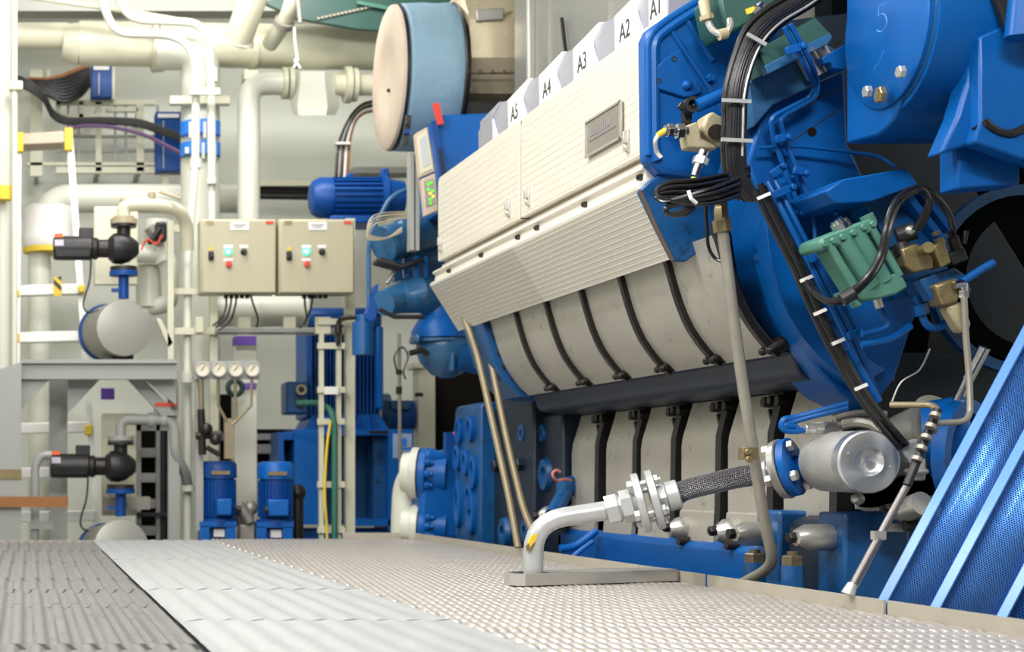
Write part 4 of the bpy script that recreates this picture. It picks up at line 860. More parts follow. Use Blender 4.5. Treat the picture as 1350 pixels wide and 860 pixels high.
# --- elbow line with box funnel
el = T('elbow_line', 'white pipe elbow rising to a flange and a box funnel below the big pipe', 'pipe', W(330, 300, 14.6))
P('elbow', MB().pt([(328,300,14.6),(328,110,14.6),(378,110,14.6)], S_(15,14.6), 24, .42), white, el)
PS('flange', MB().cyl(W(372,110,14.6), W(378,110,14.6), S_(21,14.6), n=24).cyl(W(380,110,14.6), W(386,110,14.6), S_(21,14.6), n=24), cream, el)
P('funnel', MB().rings([[W(x,y,14.6+d) for x,d in ((392+a,-.12),(432-a,-.12),(446-b,0),(432-a,.2),(392+a,.2),(384+b,0))] for y,a,b in ((94,4,0),(106,4,0),(140,0,-1),(152,2,4))]), white, el, ang=25)
P('right_flange', MB().cyl(W(454,112,14.6), W(462,112,14.6), S_(24,14.6), n=24).cyl(W(464,112,14.6), W(470,112,14.6), S_(22,14.6), n=24).cyl(W(440,112,14.6), W(520,112,14.6), S_(14,14.6)), cream, el)
# --- cable harness curving down, centre
kc = T('cable_drop', 'dark cable harness curving down behind the round blue drum', 'cables', W(452, 235, 14.8))
for i in range(5):
    P('cable', MB().pts([(500-i,132+i*3.4,14.8),(478,138+i*3,14.8),(461+i*1.5,156+i*1.8,14.8),(447+i*3.4,190,14.8),(443+i*3.6,235,14.8),(440+i*3,262,14.9)], S_(2.0,14.8), 8), [black, greyt, black, labelm, brown][i], kc)
P('cable_tie', MB().pbox(443,187,462,190,14.72,.1), labelm, kc)
# --- trunking along the wall
tr = T('wall_trunking', 'dark cable trunking along the wall behind the blue motor', 'trunking', W(400, 250, 16.4))
P('dark_cables', MB().pt([(340,252,16.4),(500,254,16.4)], S_(5,16.4), 10).pt([(340,259,16.35),(500,261,16.35)], S_(4,16.4), 10), blackm, tr)
P('rail', MB().pbox(330,238,560,245,16.3,.3), cream, tr)
P('rail', MB().pbox(466,220,560,228,16.3,.3), greyp, tr)
# --- electrical rack
rk = T('cable_rack', 'white cable ladder racks on the wall behind the step ladder', 'rack', W(130, 230, 16.2))
for x0,y0,x1,y1 in [(40,92,56,232),(74,132,205,138),(74,150,126,156),(126,134,134,226),(180,138,190,226),(74,220,236,228),(140,142,182,147),(74,132,80,160),(104,134,110,160),(62,92,66,140),(214,226,222,262),(36,214,232,218)]:
    P('rack_bar', MB().pbox(x0,y0,x1,y1,16.2,.06), cream, rk)
for x, y in [(48,100),(48,222),(130,140),(130,220),(185,142),(185,220)]: P('standoff', MB().pbox(x-3,y-3,x+3,y+3,16.25,.74), greyp, rk)
for x in (90, 104, 152, 166, 208): P('hanger', MB().pbox(x-1.5,138,x+1.5,224,16.22,.03), greyp, rk)
P('back_tray', MB().pbox(76,196,236,200,16.25,.05).pbox(76,178,206,181,16.25,.05), greyp, rk)
for lbl, x0,y0,x1,y1 in [('small blue switch box on the wall above the step ladder',120,84,148,129),('blue switch box with ribs behind the riser pipe',205,147,240,226)]:
    bx = T('switch_box', lbl, 'box', W((x0+x1)/2, y1, 16.1), 'blue switch boxes')
    P('case', MB().pbox(x0,y0,x1,y1,16.1,.2), bluem, bx, bevel=.01)
    P('top_label', MB().pbox(x0+3,y0+3,x1-4,y0+8,16.09,.012), labelm, bx)
    P('trim', MB().pbox(x1-1,y0-2,x1+3,y1+2,16.12,.15).pbox(x0+10,y0+12,x0+11,y1-4,16.094,.01), cream, bx)
hc = T('wall_cables', 'black cables sagging along the wall rack towards the riser', 'cables', W(120, 150, 15.9))
for i in range(5):
    P('cable', MB().pts([(20,100+i*3,15.9),(40,108+i*3,15.9),(58,126+i*2,15.9),(70,146+i*2.2,15.9),(90,156+i*1.8,15.9),(130,156+i*1.6,15.9),(180,158+i*2,15.9),(212,168+i*2,15.9),(240,178+i*2,15.9)], S_(2.0,15.9), 8), black, hc)
S('purple_cable', MB().pts([(84,172,15.8),(110,166,15.8),(150,168,15.8),(190,178,15.8),(215,190,15.8),(242,204,15.8)], S_(2.6,15.8), 8), purplec, 'purple cable sagging below the black cables on the wall', 'cable')
fn = T('fanned_cables', 'fan of dark and orange cables coming out of the small blue switch box', 'cables', W(90, 110, 16.0))
for i in range(9):
    P('cable', MB().pts([(118,87+i*3.2,16.0),(104,91+i*4.6,16.0),(84,99+i*4.4,16.0),(62,104+i*2.6,16.0),(36,104+i*1.4,16.0)], S_(2.6,16), 8), brown if i == 0 else black, fn, 'orange cable' if i == 0 else None)
# --- circulation pumps on the stand
def pump(ox, oy, Y, up, lab):
    w = lambda x, y, d=0: W(x+ox, y+oy, Y+d)
    t = T('circulation_pump', lab, 'pump', w(150, 362), 'black circulation pumps')
    P('motor', MB().lathe(w(70,327.5), (1,0,0), [(0,S_(13,Y)),(.01,S_(15.5,Y)),(.05,S_(16,Y)),(S_(50,Y),S_(16,Y)),(S_(52,Y),S_(14,Y))], 28), blackm, t)
    mb = MB()
    for k in range(9): mb.bar(w(74,316+k*2.6,-S_(15,Y)*math.sqrt(max(.02,1-((316+k*2.6-327.5)/16.4)**2))), w(118,316+k*2.6,-S_(15,Y)*math.sqrt(max(.02,1-((316+k*2.6-327.5)/16.4)**2))), .008, .012)
    P('motor_fins', mb, blackm, t)
    P('end_label', MB().pbox(72+ox,308+oy,83+ox,313+oy,Y-.06,.1), orange, t, 'orange cap'); P('type_label', MB().pbox(72+ox,316+oy,84+ox,324+oy,Y-S_(16.5,Y),.02), mat('label_lilac',(190,186,200),.5), t, 'pale label')
    P('terminal_box', MB().pbox(104+ox,300+oy,123+ox,314+oy,Y-.05,.1), blackm, t, bevel=.008)
    P('lantern', MB().lathe(w(122,328), (1,0,0), [(0,S_(14,Y)),(.03,S_(15,Y)),(.05,S_(12,Y)),(.12,S_(12,Y)),(.14,S_(16,Y))], 24), strapm, t)
    P('volute', MB().lathe(w(143,328), (1,0,0), [(0,S_(14,Y)),(.04,S_(20,Y)),(.1,S_(21,Y)),(.16,S_(18,Y)),(.22,S_(11,Y)),(.24,S_(7,Y))], 28).cyl(w(163,345), w(163,300), S_(9,Y)).lathe(w(172,328), (1,0,0), [(0,S_(9,Y)),(S_(9,Y),S_(7,Y))], 16), blackm, t)
    PS('pump_flange', MB().cyl(w(163,352), w(163,360), S_(18,Y)).cyl(w(163,300), w(163,294), S_(17,Y)), blackm, t)
    P('blue_flange', MB().cyl(w(163,358), w(163,364), S_(19,Y)).cyl(w(163,364), w(163,394), S_(7,Y)).pbox(147+ox,380+oy,160+ox,385+oy,Y-.02,.04), bluem, t, 'blue foot flange')
    P('lead', MB().pts([(w(100,343).x, w(100,343).y, w(100,343).z)]*0 + [(0,0,0)]*0 + [(120+ox,340+oy,Y-.05),(118+ox,370+oy,Y-.08),(110+ox,400+oy,Y-.08),(116+ox,412+oy,Y-.06),(130+ox,408+oy,Y-.05)], S_(1.3,Y), 6), black, t)
    return t
def tank(ox, oy, Y, lab):
    t = T('buffer_tank', lab, 'tank', W(163+ox, 472+oy, Y+.2), 'round grey tanks under the pumps')
    a, b = W(163+ox, 433+oy, Y-.2), W(142+ox, 439+oy, Y+.35); d = (b-a)
    r = S_(37, Y-.2)
    P('shell', MB().lathe(a, d, [(0,r*.97),(.01,r),(d.length,r)], 40), greyt, t); P('end_disc', MB().lathe(a, -d, [(0,r*.99),(.012,r*.985),(.014,r*.95)], 40), stain2, t)
    P('blue_ring', MB().lathe(b, d, [(0,r*1.02),(0,r*1.08),(.05,r*1.08),(.05,r*1.0)], 40), bluem, t, 'blue ring')
    P('saddle', MB().pbox(148+ox,464+oy,176+ox,476+oy,Y-.1,.3), strapm, t)
    return t
pump(0, 0, YP, 1, 'black circulation pump with cream elbow on top of the grey stand'); tank(0, 0, YP, 'round grey tank lying on top of the grey stand below the upper pump')
pump(-4, 287, YP, 0, 'black circulation pump standing low under the grey stand'); tank(-3, 289, YP, 'round grey tank under the lower pump, half hidden by the deck edge')
cl = T('discharge_pipe', 'cream elbow pipe from the upper black pump to the thin riser', 'pipe', W(165, 296, YP))
PS('flange', MB().cyl(W(163,296,YP), W(163,289,YP), S_(18,YP)).cyl(W(163,289,YP), W(163,286,YP), S_(14,YP)), castm, cl)
P('elbow', MB().pt([(163,292,YP),(163,270,YP),(205,270,YP),(236,276,YP+.1),(246,294,YP+.2),(247,330,YP+.25)], S_(9,YP), 18, .12), cream, cl)
PS('valve', MB().ball(W(163,264,YP), S_(5,YP)).cyl(W(200,262,YP), W(200,254,YP), S_(5,YP)).pt([(210,253,YP),(238,262,YP)], S_(1.8,YP)), castm, cl)
cl = T('discharge_pipe', 'grey elbow pipe with a red valve lever above the lower black pump', 'pipe', W(160, 583, YP))
PS('flange', MB().cyl(W(159,584,YP), W(159,575,YP), S_(17,YP)), greyp, cl)
P('elbow', MB().pt([(159,578,YP),(159,553,YP),(230,554,YP),(231,600,YP),(244,622,YP+.1),(247,640,YP+.2)], S_(7,YP), 18, .1), greyp, cl)
PS('valve', MB().cyl(W(195,554,YP), W(203,554,YP), S_(10,YP)).cyl(W(212,554,YP), W(219,554,YP), S_(10,YP)).cyl(W(206,548,YP), W(206,535,YP), S_(3,YP)), greyp, cl)
P('lever', MB().pbox(204,531,234,536,YP-.06,.04), red, cl, 'red lever')
# suction pipes behind the upper pump
bp_ = T('suction_pipe', 'cluster of white valves and pipe bends behind the upper black pump', 'pipe', W(205, 470, 13.9))
P('bend', MB().pt([(180,335,13.8),(222,335,13.8),(225,400,13.9),(200,405,14.0)], S_(12,13.8), 18, .15).pt([(196,405,14),(196,350,14)], S_(17,14), 18), white, bp_)
PS('valve', MB().cyl(W(208,290,13.8), W(208,306,13.8), S_(16,13.8)).cyl(W(200,306,13.8), W(216,345,13.8), S_(12,13.8)), white, bp_)
P('strainer', MB().cyl(W(214,320,13.7), W(196,300,13.7), S_(8,13.7)), greyt, bp_)
P('dark_valve', MB().pbox(205,292,220,318,13.6,.1).cyl(W(196,322,13.6), W(212,300,13.6), S_(4,13.6)), blackm, bp_, bevel=.02)
P('red_lead', MB().pts([(186,330,13.55),(194,316,13.55),(206,322,13.55),(214,310,13.55)], S_(1.4,13.5)), red, bp_, 'red lead')
# mounting panel behind the pumps
S('mounting_panel', MB().pbox(124,272,182,376,13.75,.05), cream, 'cream mounting panel behind the upper black pump', 'panel', bevel=.01)
S('mounting_panel', MB().pbox(134,545,180,680,13.75,.05), cream, 'cream mounting panel behind the lower black pump', 'panel', bevel=.01)
# --- grey stand
sd = T('pump_stand', 'grey welded steel stand carrying the upper pump and tank', 'stand', W(120, 745, 13.0))
P('top_beam', MB().pbox(27,478,233,500,12.9,.10).pbox(27,474,233,479,12.86,.5), greyp, sd)
P('post', MB().pp([(-40,500),(26,478),(28,478),(28,760),(-40,760)], 12.75, .1), greyp, sd)
P('post', MB().pbox(65,500,89,760,13.55,.15), greyp, sd); P('post', MB().pbox(222,480,236,760,13.2,.1), greyp, sd)
P('gusset', MB().pp([(89,500),(132,500),(89,546)], 13.12, .03), greyp, sd); P('gusset', MB().pp([(28,500),(66,500),(28,540)], 12.95, .03), greyp, sd)
P('brace', MB().pp([(168,500),(190,500),(234,548),(212,548),(206,540)], 13.15, .06), greyp, sd); P('gusset', MB().pp([(190,500),(232,500),(232,534)], 13.05, .03), greyp, sd)
P('yellow_tape', MB().pbox(-30,619,28.5,632,12.74,.12), brass, sd, 'yellow tape band')
S('strap_beam', MB().pbox(-40,655,90,669,12.7,.03), brown, 'rusty brown flat strap across the posts of the grey stand', 'strap')
# pillar frame with pipe behind post, cabinet with louvres
S('drain_pipe', MB().pt([(46,760,12.95),(46,615,12.95),(54,600,12.95),(68,600,12.95)], S_(5.5,13), 14, .1).pbox(39,688,70,698,12.9,.08), greyp, 'grey pipe bending into the left end of the lower black pump', 'pipe')
lv = T('louvre_cabinet', 'open cabinet with dark shelf openings behind the lower black pump', 'cabinet', W(200, 740, 14.2))
P('frame', MB().pbox(180,560,186,760,14.1,.1).pbox(206,560,211,760,14.1,.1).pbox(180,560,232,568,14.1,.1), greyp, lv)
PS('shelf', MB().pbox(182,560,232,760,14.35,.05), void, lv)
for y in (597, 630, 664, 700): PS('shelf', MB().pbox(186,y-6,206,y+6,14.15,.2), greyp, lv)
P('dark_post', MB().pbox(211,548,218,760,14.12,.1).pbox(180,676,222,681,14.05,.05), blackm, lv)
PS('grey_block', MB().pbox(135,656,152,674,13.6,.1), greyt, lv); PS('grey_block', MB().pbox(167,655,198,672,13.6,.1), greyt, lv)
S('purple_sign', MB().pbox(133,512,151,527,14.4,.01), purple, 'small purple sign behind the grey stand', 'sign')
# --- frame carrying the control boxes
fr = T('box_support', 'cream steel frame carrying the two control boxes', 'frame', W(345, 745, 13.3))
P('post', MB().pbox(456,288,468,760,13.35,.08), cream, fr); P('post', MB().pbox(277,480,288,760,13.5,.08).pbox(277,385,287,480,13.5,.08), cream, fr)
P('post', MB().pbox(221,290,229,480,13.4,.08), cream, fr)
P('cross_rail', MB().pbox(221,380,468,388,13.5,.06).pbox(228,432,468,441,13.45,.06).pbox(229,296,250,306,13.45,.05), cream, fr)
P('cable_tray', MB().pbox(286,433,440,438,13.3,.2), greyp, fr)
PS('tray_bracket', MB().pbox(314,418,330,441,13.35,.06).pbox(374,418,390,441,13.35,.06).pbox(258,418,268,438,13.35,.06).pp([(206,420),(212,420),(228,452),(222,458)], 13.4, .05), cream, fr)
def cbox(x0, x1, lab):
    t = T('control_box', lab, 'control box', W((x0+x1)/2, 388, 13.1), 'beige control boxes')
    y0, y1 = 289, 387; Y = 12.98
    P('case', MB().pbox(x0,y0,x1,y1,Y+.02,.22), beige, t, bevel=.012); dr = P('door', MB().pbox(x0+2.5,y0+1.5,x1-1,y1-1,Y,.03), beige, t, bevel=.008)
    P('name_tag', MB().pbox(x0+40,y0+4,x0+64,y0+14,Y-.004,.006), labelm, t, 'white name tag'); 
    P('name_lines', MB().pbox(x0+43,y0+7,x0+60,y0+8.4,Y-.006,.004).pbox(x0+45,y0+10,x0+57,y0+11,Y-.006,.004), inkl, t)
    P('maker_tag', MB().pbox(x0+8,y0+2,x0+18,y0+7,Y-.004,.006), brass, t); P('red_tag', MB().pbox(x1-14,y0+2.5,x1-4,y0+6.5,Y-.004,.006), red, t, 'red tag')
    P('handle', MB().pbox(x0+11,y0+42,x0+18,y0+54,Y-.03,.03).cyl(W(x0+14.5,y0+50,Y-.03), W(x0+14.5,y0+50,Y-.045), S_(2,Y)), blackm, t, bevel=.01)
    P('warning_tag', MB().pp([(x0+14.5,y0+35),(x0+18,y0+41),(x0+11,y0+41)], Y-.003, .005), yellow, t, 'yellow warning triangle')
    PS('lamp_plate', MB().pbox(x0+31,y0+34,x0+43,y0+38,Y-.003,.005).pbox(x0+52,y0+34,x0+63,y0+38,Y-.003,.005).pbox(x0+31,y0+51.5,x0+43,y0+55,Y-.003,.005), labelm, t)
    lp = P('green_lamp', MB().lathe(W(x0+37,y0+43,Y), (0,-1,0), [(0,S_(5.2,Y)),(.012,S_(5.2,Y)),(.02,S_(4,Y)),(.022,.001)], 20), lampg, t, 'lit green lamp'); P('lamp_core', MB().ball(W(x0+37,y0+43,Y-.012), S_(3,Y)), lampw, lp)
    P('red_button', MB().lathe(W(x0+37,y0+60,Y), (0,-1,0), [(0,S_(3,Y)),(.02,S_(3,Y)),(.022,S_(4,Y)),(.035,S_(4,Y)),(.04,S_(3,Y))], 18), red, t, 'red button')
    P('rotary_switch', MB().lathe(W(x0+57.5,y0+43.5,Y), (0,-1,0), [(0,S_(4.5,Y)),(.015,S_(4.2,Y)),(.02,S_(3,Y))], 18).bar(W(x0+55,y0+41,Y-.03), W(x0+60.5,y0+46,Y-.03), .03, .014), blackm, t)
    mb = MB()
    for k in range(5):
        q = W(x0+34+k*7,y1,Y+.12); mb.cyl(q, q-V((0,0,.04)), .018, n=8)
    PS('gland', mb, strapm, t)
    return t
cbox(264, 364.5, 'beige control box on the cream frame, the left one of two'); cbox(367, 467.5, 'beige control box on the cream frame, the right one of two')
wr = T('box_cables', 'black cables dropping from the glands under the two control boxes', 'cables', W(300, 430, 13.1))
for p in [[(298,388),(298,405),(292,420),(280,430)],[(305,388),(304,402),(298,420),(284,432)],[(312,388),(310,404),(303,424),(288,436)],[(330,388),(334,402),(340,420),(338,432)],[(402,388),(402,402),(404,420),(396,432)],[(412,388),(410,405),(402,425),(394,432)]]:
    P('cable', MB().pts([(x,y,13.12) for x,y in p], S_(1.5,13), 6), black, wr)
S('tank_pipe', MB().cyl(W(285,410,14.2), W(398,410,14.2), S_(21,14.2), n=28).cyl(W(398,410,14.2), W(404,410,14.2), S_(24,14.2), n=28).cyl(W(338,410,14.2), W(344,410,14.2), S_(22.5,14.2), n=28), white, 'white horizontal tank pipe half hidden under the control boxes', 'pipe')
# --- gauges
gp = T('gauge_rail', 'grey rail with pipe stubs carrying four small round gauges', 'rail', W(298, 560, 13.0))
P('back_plate', MB().pbox(256,476,342,500,13.0,.05), greyp, gp)
P('gauge_tubes', MB().pt([(287,500,12.98),(288,535,12.98),(299,556,12.98)], .012, 8).pt([(310,500,12.98),(311,552,12.98)], .012, 8).pt([(332,500,12.98),(331,535,12.98),(306,560,12.98)], .012, 8).pt([(265,500,12.98),(266,545,12.98)], .02, 8), tanp, gp)
P('manifold', MB().pbox(296,552,308,605,12.98,.05), tanp, gp)
P('valve_cluster', MB().cyl(W(265,540,12.95), W(267,600,12.95), .03).cyl(W(258,575,12.95), W(292,573,12.95), .03).ball(W(272,566,12.9), .05).ball(W(284,580,12.9), .045).cyl(W(272,590,12.9), W(290,600,12.9), .02), strapm, gp)
P('post', MB().pbox(258,500,268,700,13.05,.05), greyp, gp)
gnames = ['leftmost of the four small round gauges in a row', 'second from left of the four small round gauges', 'third from left of the four small round gauges', 'rightmost of the four small round gauges in a row']
for i, x in enumerate((266, 287.5, 309.5, 331.5)):
    g = T('pressure_gauge', gnames[i], 'gauge', W(x, 497, 12.95), 'small round gauges')
    c = W(x, 487.5, 12.98)
    P('case', MB().lathe(c, (0,-1,0), [(0,S_(9.5,13)),(.05,S_(9.8,13)),(.06,S_(9.8,13)),(.06,S_(8.2,13)),(.045,S_(8,13))], 28, cap=False), steel, g)
    P('dial', MB().lathe(c+V((0,-.04,0)), (0,-1,0), [(0,S_(8.4,13)),(.006,S_(8.4,13))], 28), gaugef, g, 'cream dial')
    P('needle', MB().bar(c+V((-.012,-.05,-.012)), c+V((.02,-.05,.03)), .006, .003), ink, g)
# --- white square duct with purple bands
wd = T('white_post', 'white square post with purple bands right of the gauges', 'post', W(324, 745, 14.0))
P('lower_post', MB().pbox(309,512,339,770,14.0,.2), white, wd, bevel=.01)
P('upper_bottle', MB().rings([[W(324-w,y,14.0), W(324+w,y,14.0), W(324+w,y,14.2), W(324-w,y,14.2)] for y, w in ((508,17),(490,17),(458,15),(440,13))]), white, wd, bevel=.01)
PS('purple_band', MB().pbox(310,443,338,455,13.98,.2).pbox(319,505,338,513,13.98,.2), purple, wd, 'purple band')
P('green_coil', MB().lathe(W(309,512,13.9), (0,-1,0), [(0,S_(9,14)),(.05,S_(13,14)),(.1,S_(9,14)),(.05,S_(6,14))], 20, closed=True), greend, wd, 'dark green coil')
sh = T('wall_shelf', 'grey wall shelf with dark gaps behind the small blue motors', 'shelf', W(356, 610, 15.2))
P('board', MB().pbox(338,572,385,580,15,.3).pbox(338,586,385,598,15,.3).pbox(286,572,309,580,15,.3), greyp, sh); P('dark_gap', MB().pbox(338,566,385,612,15.3,.05).pbox(286,520,309,612,15.3,.05), void, sh)
# --- small blue vertical motors
def smotor(x0, y0, lab, flat):
    t = T('pump_motor', lab, 'motor', W(x0+24, y0+112, 13.0), 'small blue motors behind the deck')
    Y = 13.0; r = S_(24.5, Y); c = W(x0+24, y0, Y+r)
    P('fan_cowl', MB().lathe(c-V((0,0,S_(23,Y))), (0,0,1), [(0,r),(S_(18,Y),r),(S_(22,Y),r*.9),(S_(23,Y),r*.7)], 32), blueb if flat else bluem, t)
    P('body', MB().lathe(c-V((0,0,S_(76,Y))), (0,0,1), [(0,r*.8),(.02,r*.86),(S_(53,Y),r*.86)], 32), bluem, t)
    mb = MB()
    for k in range(28):
        a = 2*PI*k/28; d = V((math.cos(a),math.sin(a),0)); mb.bar(c+d*r*.9-V((0,0,S_(74,Y))), c+d*r*.9-V((0,0,S_(25,Y))), .008, r*.14, d)
    P('cooling_fins', mb, bluem, t)
    P('base_flange', MB().lathe(c-V((0,0,S_(86,Y))), (0,0,1), [(0,r*1.02),(S_(9,Y),r*1.02),(S_(10,Y),r*.9)], 32), bluem, t)
    P('pump_foot', MB().pbox(x0,y0+86,x0+12,y0+140,Y,.2).pbox(x0+34,y0+86,x0+47,y0+140,Y,.2).pbox(x0,y0+80,x0+48,y0+87,Y,.25), blueb, t)
    P('foot_plate', MB().pbox(x0+18,y0+90,x0+32,y0+100,Y+.05,.02), labelm, t, 'pale plate'); P('foot_core', MB().pbox(x0+12,y0+87,x0+34,y0+140,Y+.08,.1), bluem, t)
    P('name_plate', MB().pbox(x0+15,y0+13,x0+39,y0+18,Y-.012,.03), brass, t)
    P('terminal_box', MB().pbox(x0+(15 if flat else 22),y0+50,x0+(42 if flat else 42),y0+72,Y-.06,.12), blueb, t, bevel=.012)
    P('side_gland', MB().cyl(W(x0+(10 if flat else 48),y0+64,Y-.04), W(x0+(14 if flat else 54),y0+64,Y-.04), .03), blackm, t)
smotor(264, 608, 'small blue vertical motor, the left one of two behind the deck edge', 0); smotor(339, 609, 'small blue vertical motor with a square terminal box, the right one of two', 1)
S('pump_casting', MB().pbox(316,692,336,718,13.1,.2).ball(W(322,682,13.2), .08).ball(W(330,670,13.2), .06).cyl(W(314,664,13.1), W(330,690,13.1), .04), greyt, 'grimy grey pump casting between the two small blue motors', 'casting', bevel=.01)
S('dark_casting', MB().ball(W(392,650,13.3), .07).cyl(W(392,645,13.3), W(392,720,13.3), .05).pbox(386,668,400,720,13.3,.1), strapm, 'dark casting right of the second small blue motor', 'casting')
# --- cable ladder with hoses
cl = T('cable_ladder', 'narrow cream cable ladder standing in front of the big blue motor', 'cable ladder', W(436, 745, 13.2))
P('side_rail', MB().pbox(421,440,427,760,13.25,.05), cream, cl); P('side_rail', MB().pbox(444,440,450,760,13.25,.05), cream, cl)
for y in (420, 452, 510, 552, 635, 695): P('rung', MB().pbox(419,y,455,y+8,13.22,.04), cream, cl)
PS('top_panel', MB().pbox(416,418,436,440,13.25,.04).pbox(450,512,458,518,13.25,.04), cream, cl)
P('bracket_row', MB().pbox(428,510,446,520,13.2,.03), labelm, cl)
S('green_hose', MB().pt([(392,532,13.6),(420,531,13.5),(436,540,13.2),(441,560,13.18),(441,770,13.18)], S_(4,13.2), 12, .12), greenhose, 'green hose from the big blue motor down the cable ladder', 'hose')
S('earth_cable', MB().pts([(436,555,13.15),(431,590,13.15),(428,650,13.15),(431,700,13.15),(432,765,13.15)], S_(1.8,13.2), 8), yellow, 'thin yellow earth cable beside the green hose', 'cable')
S('fitting_tube', MB().pt([(446,456,13.2),(446,420,13.2),(464,418,13.2)], S_(3,13.2), 10, .05).cyl(W(446,440,13.2), W(446,428,13.2), S_(5,13.2)), strapm, 'small dark elbow fitting at the top of the cable ladder', 'fitting')
# --- big blue vertical motor on its cabinet
bm_ = T('pump_drive_motor', 'tall blue ribbed motor standing on a blue open cabinet', 'motor', W(460, 745, 14.6))
Y = 14.6
P('body', MB().pbox(412,418,502,556,Y+.1,.6), bluem, bm_, bevel=.06)
mb = MB()
for k in range(19): mb.pbox(410+k*4.9, 424, 412+k*4.9, 548, Y, .12)
P('cooling_fins', mb, bluem, bm_)
P('cowl', MB().pbox(404,405,505,436,Y-.05,.7), bluem, bm_, bevel=.06); PS('side_flank', MB().pbox(404,430,412,552,Y+.1,.6).pbox(496,430,506,540,Y-.06,.6), blueb, bm_, bevel=.02)
P('terminal_box', MB().pbox(377,503,406,546,Y-.1,.3), blued, bm_, bevel=.02)
PS('socket', MB().cyl(W(397,514,Y-.1), W(397,514,Y-.16), S_(7,Y)).cyl(W(396,531,Y-.1), W(396,531,Y-.16), S_(6,Y)), strapm, bm_); 
P('socket_ring', MB().lathe(W(397,514,Y-.17), (0,-1,0), [(0,S_(4,Y)),(0,S_(7,Y)),(.02,S_(7,Y)),(.02,S_(4,Y))], 20, closed=True), castm, bm_)
P('foot_flange', MB().pp([(402,566),(412,548),(500,546),(512,566)], Y, .6), blueb, bm_); 
mb = MB()
for x in (416, 436, 470, 490): mb.pp([(x,548),(x+4,548),(x+9,566),(x+2,566)], Y-.06, .1)
PS('foot_rib', mb, bluem, bm_)
P('cabinet', MB().pbox(388,566,421,692,Y-.15,.6).pbox(368,570,374,700,Y-.1,.6).pbox(374,570,390,580,Y-.1,.6).pbox(421,566,545,574,Y-.15,.6).pbox(512,574,545,700,Y-.15,.6).pbox(466,685,520,694,Y-.15,.6), blueb, bm_, 'blue open cabinet')
P('cabinet_inside', MB().pbox(374,575,540,692,Y+.35,.05).pbox(492,576,514,686,Y-.02,.3), blued, bm_)
P('cabinet_foot', MB().pbox(368,698,545,770,Y-.05,.5), bluem, bm_, bevel=.02)
P('sticker', MB().pbox(518,572,543,604,Y-.155,.004), mat('sticker_grey',(150,170,200),.5), bm_, 'pale sticker'); P('sticker_mark', MB().pbox(529,578,536,588,Y-.16,.004).pbox(524,590,542,593,Y-.16,.004), bluelab, bm_)
P('name_plate', MB().pbox(487,568,512,572,Y-.155,.006), strapm, bm_)
sm2 = T('side_motor', 'blue motor lying behind the tall blue motor, left of the white column', 'motor', W(530, 565, 15.4))
P('body', MB().cyl(W(502,548,15.4), W(544,548,15.4), S_(20,15.4), n=24), bluem, sm2); P('flange', MB().cyl(W(498,545,15.4), W(512,545,15.4), S_(26,15.4), n=24), bluel, sm2)
P('top_box', MB().pbox(515,528,540,540,15.2,.3), bluel, sm2, bevel=.01)
# --- blue horizontal motor high up
hm = T('fan_motor', 'dark blue motor lying high up between the control boxes and the engine', 'motor', W(465, 290, 14.0))
Y = 14.0; c = W(408,261,Y)
P('end_bell', MB().lathe(c, (1,0,0), [(0,S_(15,Y)),(.02,S_(22,Y)),(.08,S_(27,Y)),(.18,S_(27,Y))], 28), bluem, hm)
P('body', MB().lathe(c+V((.18,0,0)), (1,0,0), [(0,S_(24,Y)),(S_(66,Y),S_(24,Y))], 28), bluem, hm)
mb = MB()
for k in range(22):
    a = 2*PI*k/22; d = V((0,math.cos(a),math.sin(a))); mb.bar(c+V((.19,0,0))+d*S_(25,Y), c+V((S_(92,Y),0,0))+d*S_(25,Y), .014, .03, d)
P('cooling_fins', mb, bluem, hm)
PS('flange', MB().lathe(c+V((S_(92,Y),0,0)), (1,0,0), [(0,S_(27,Y)),(0,S_(31,Y)),(.05,S_(31,Y)),(.06,S_(26,Y)),(.12,S_(24,Y)),(.2,S_(22,Y))], 28), bluem, hm)
P('lifting_eye', MB().pbox(503,222,513,236,Y-.05,.1).pbox(458,228,466,236,Y-.04,.08), bluem, hm, bevel=.01)
P('foot', MB().pbox(436,284,500,294,Y-.2,.4), bluem, hm, bevel=.01)
# --- wall column & a dark block coloured as the doorway's shade
S('pillar', MB().pbox(552,482,574,770,15.2,.25).pbox(546,477,560,486,15.15,.3), cream, 'cream square column left of the dark opening behind the engine', 'column', bevel=.01)
S('doorway_shade', MB().pbox(575,440,660,770,15.55,.3), void, 'dark brown opening beside the cream column', 'opening')
ci = T('conduit_line', 'thin grey conduit with loose wires beside the blue cabinet', 'conduit', W(527, 745, 13.6))
P('conduit', MB().cyl(W(529,770,13.6), W(526,440,13.6), S_(2.4,13.6)), greyt, ci)
P('coupler', MB().cyl(W(526,520,13.6), W(526,510,13.6), S_(4,13.6)).cyl(W(526,494,13.6), W(526,488,13.6), S_(4,13.6)).pbox(548,518,558,523,13.6,.03), strapm, ci)
P('loose_wire', MB().pts([(523,488,13.55),(520,470,13.55),(530,458,13.55),(538,470,13.55),(532,490,13.55),(535,500,13.55)], S_(1.2,13.5)), black, ci)
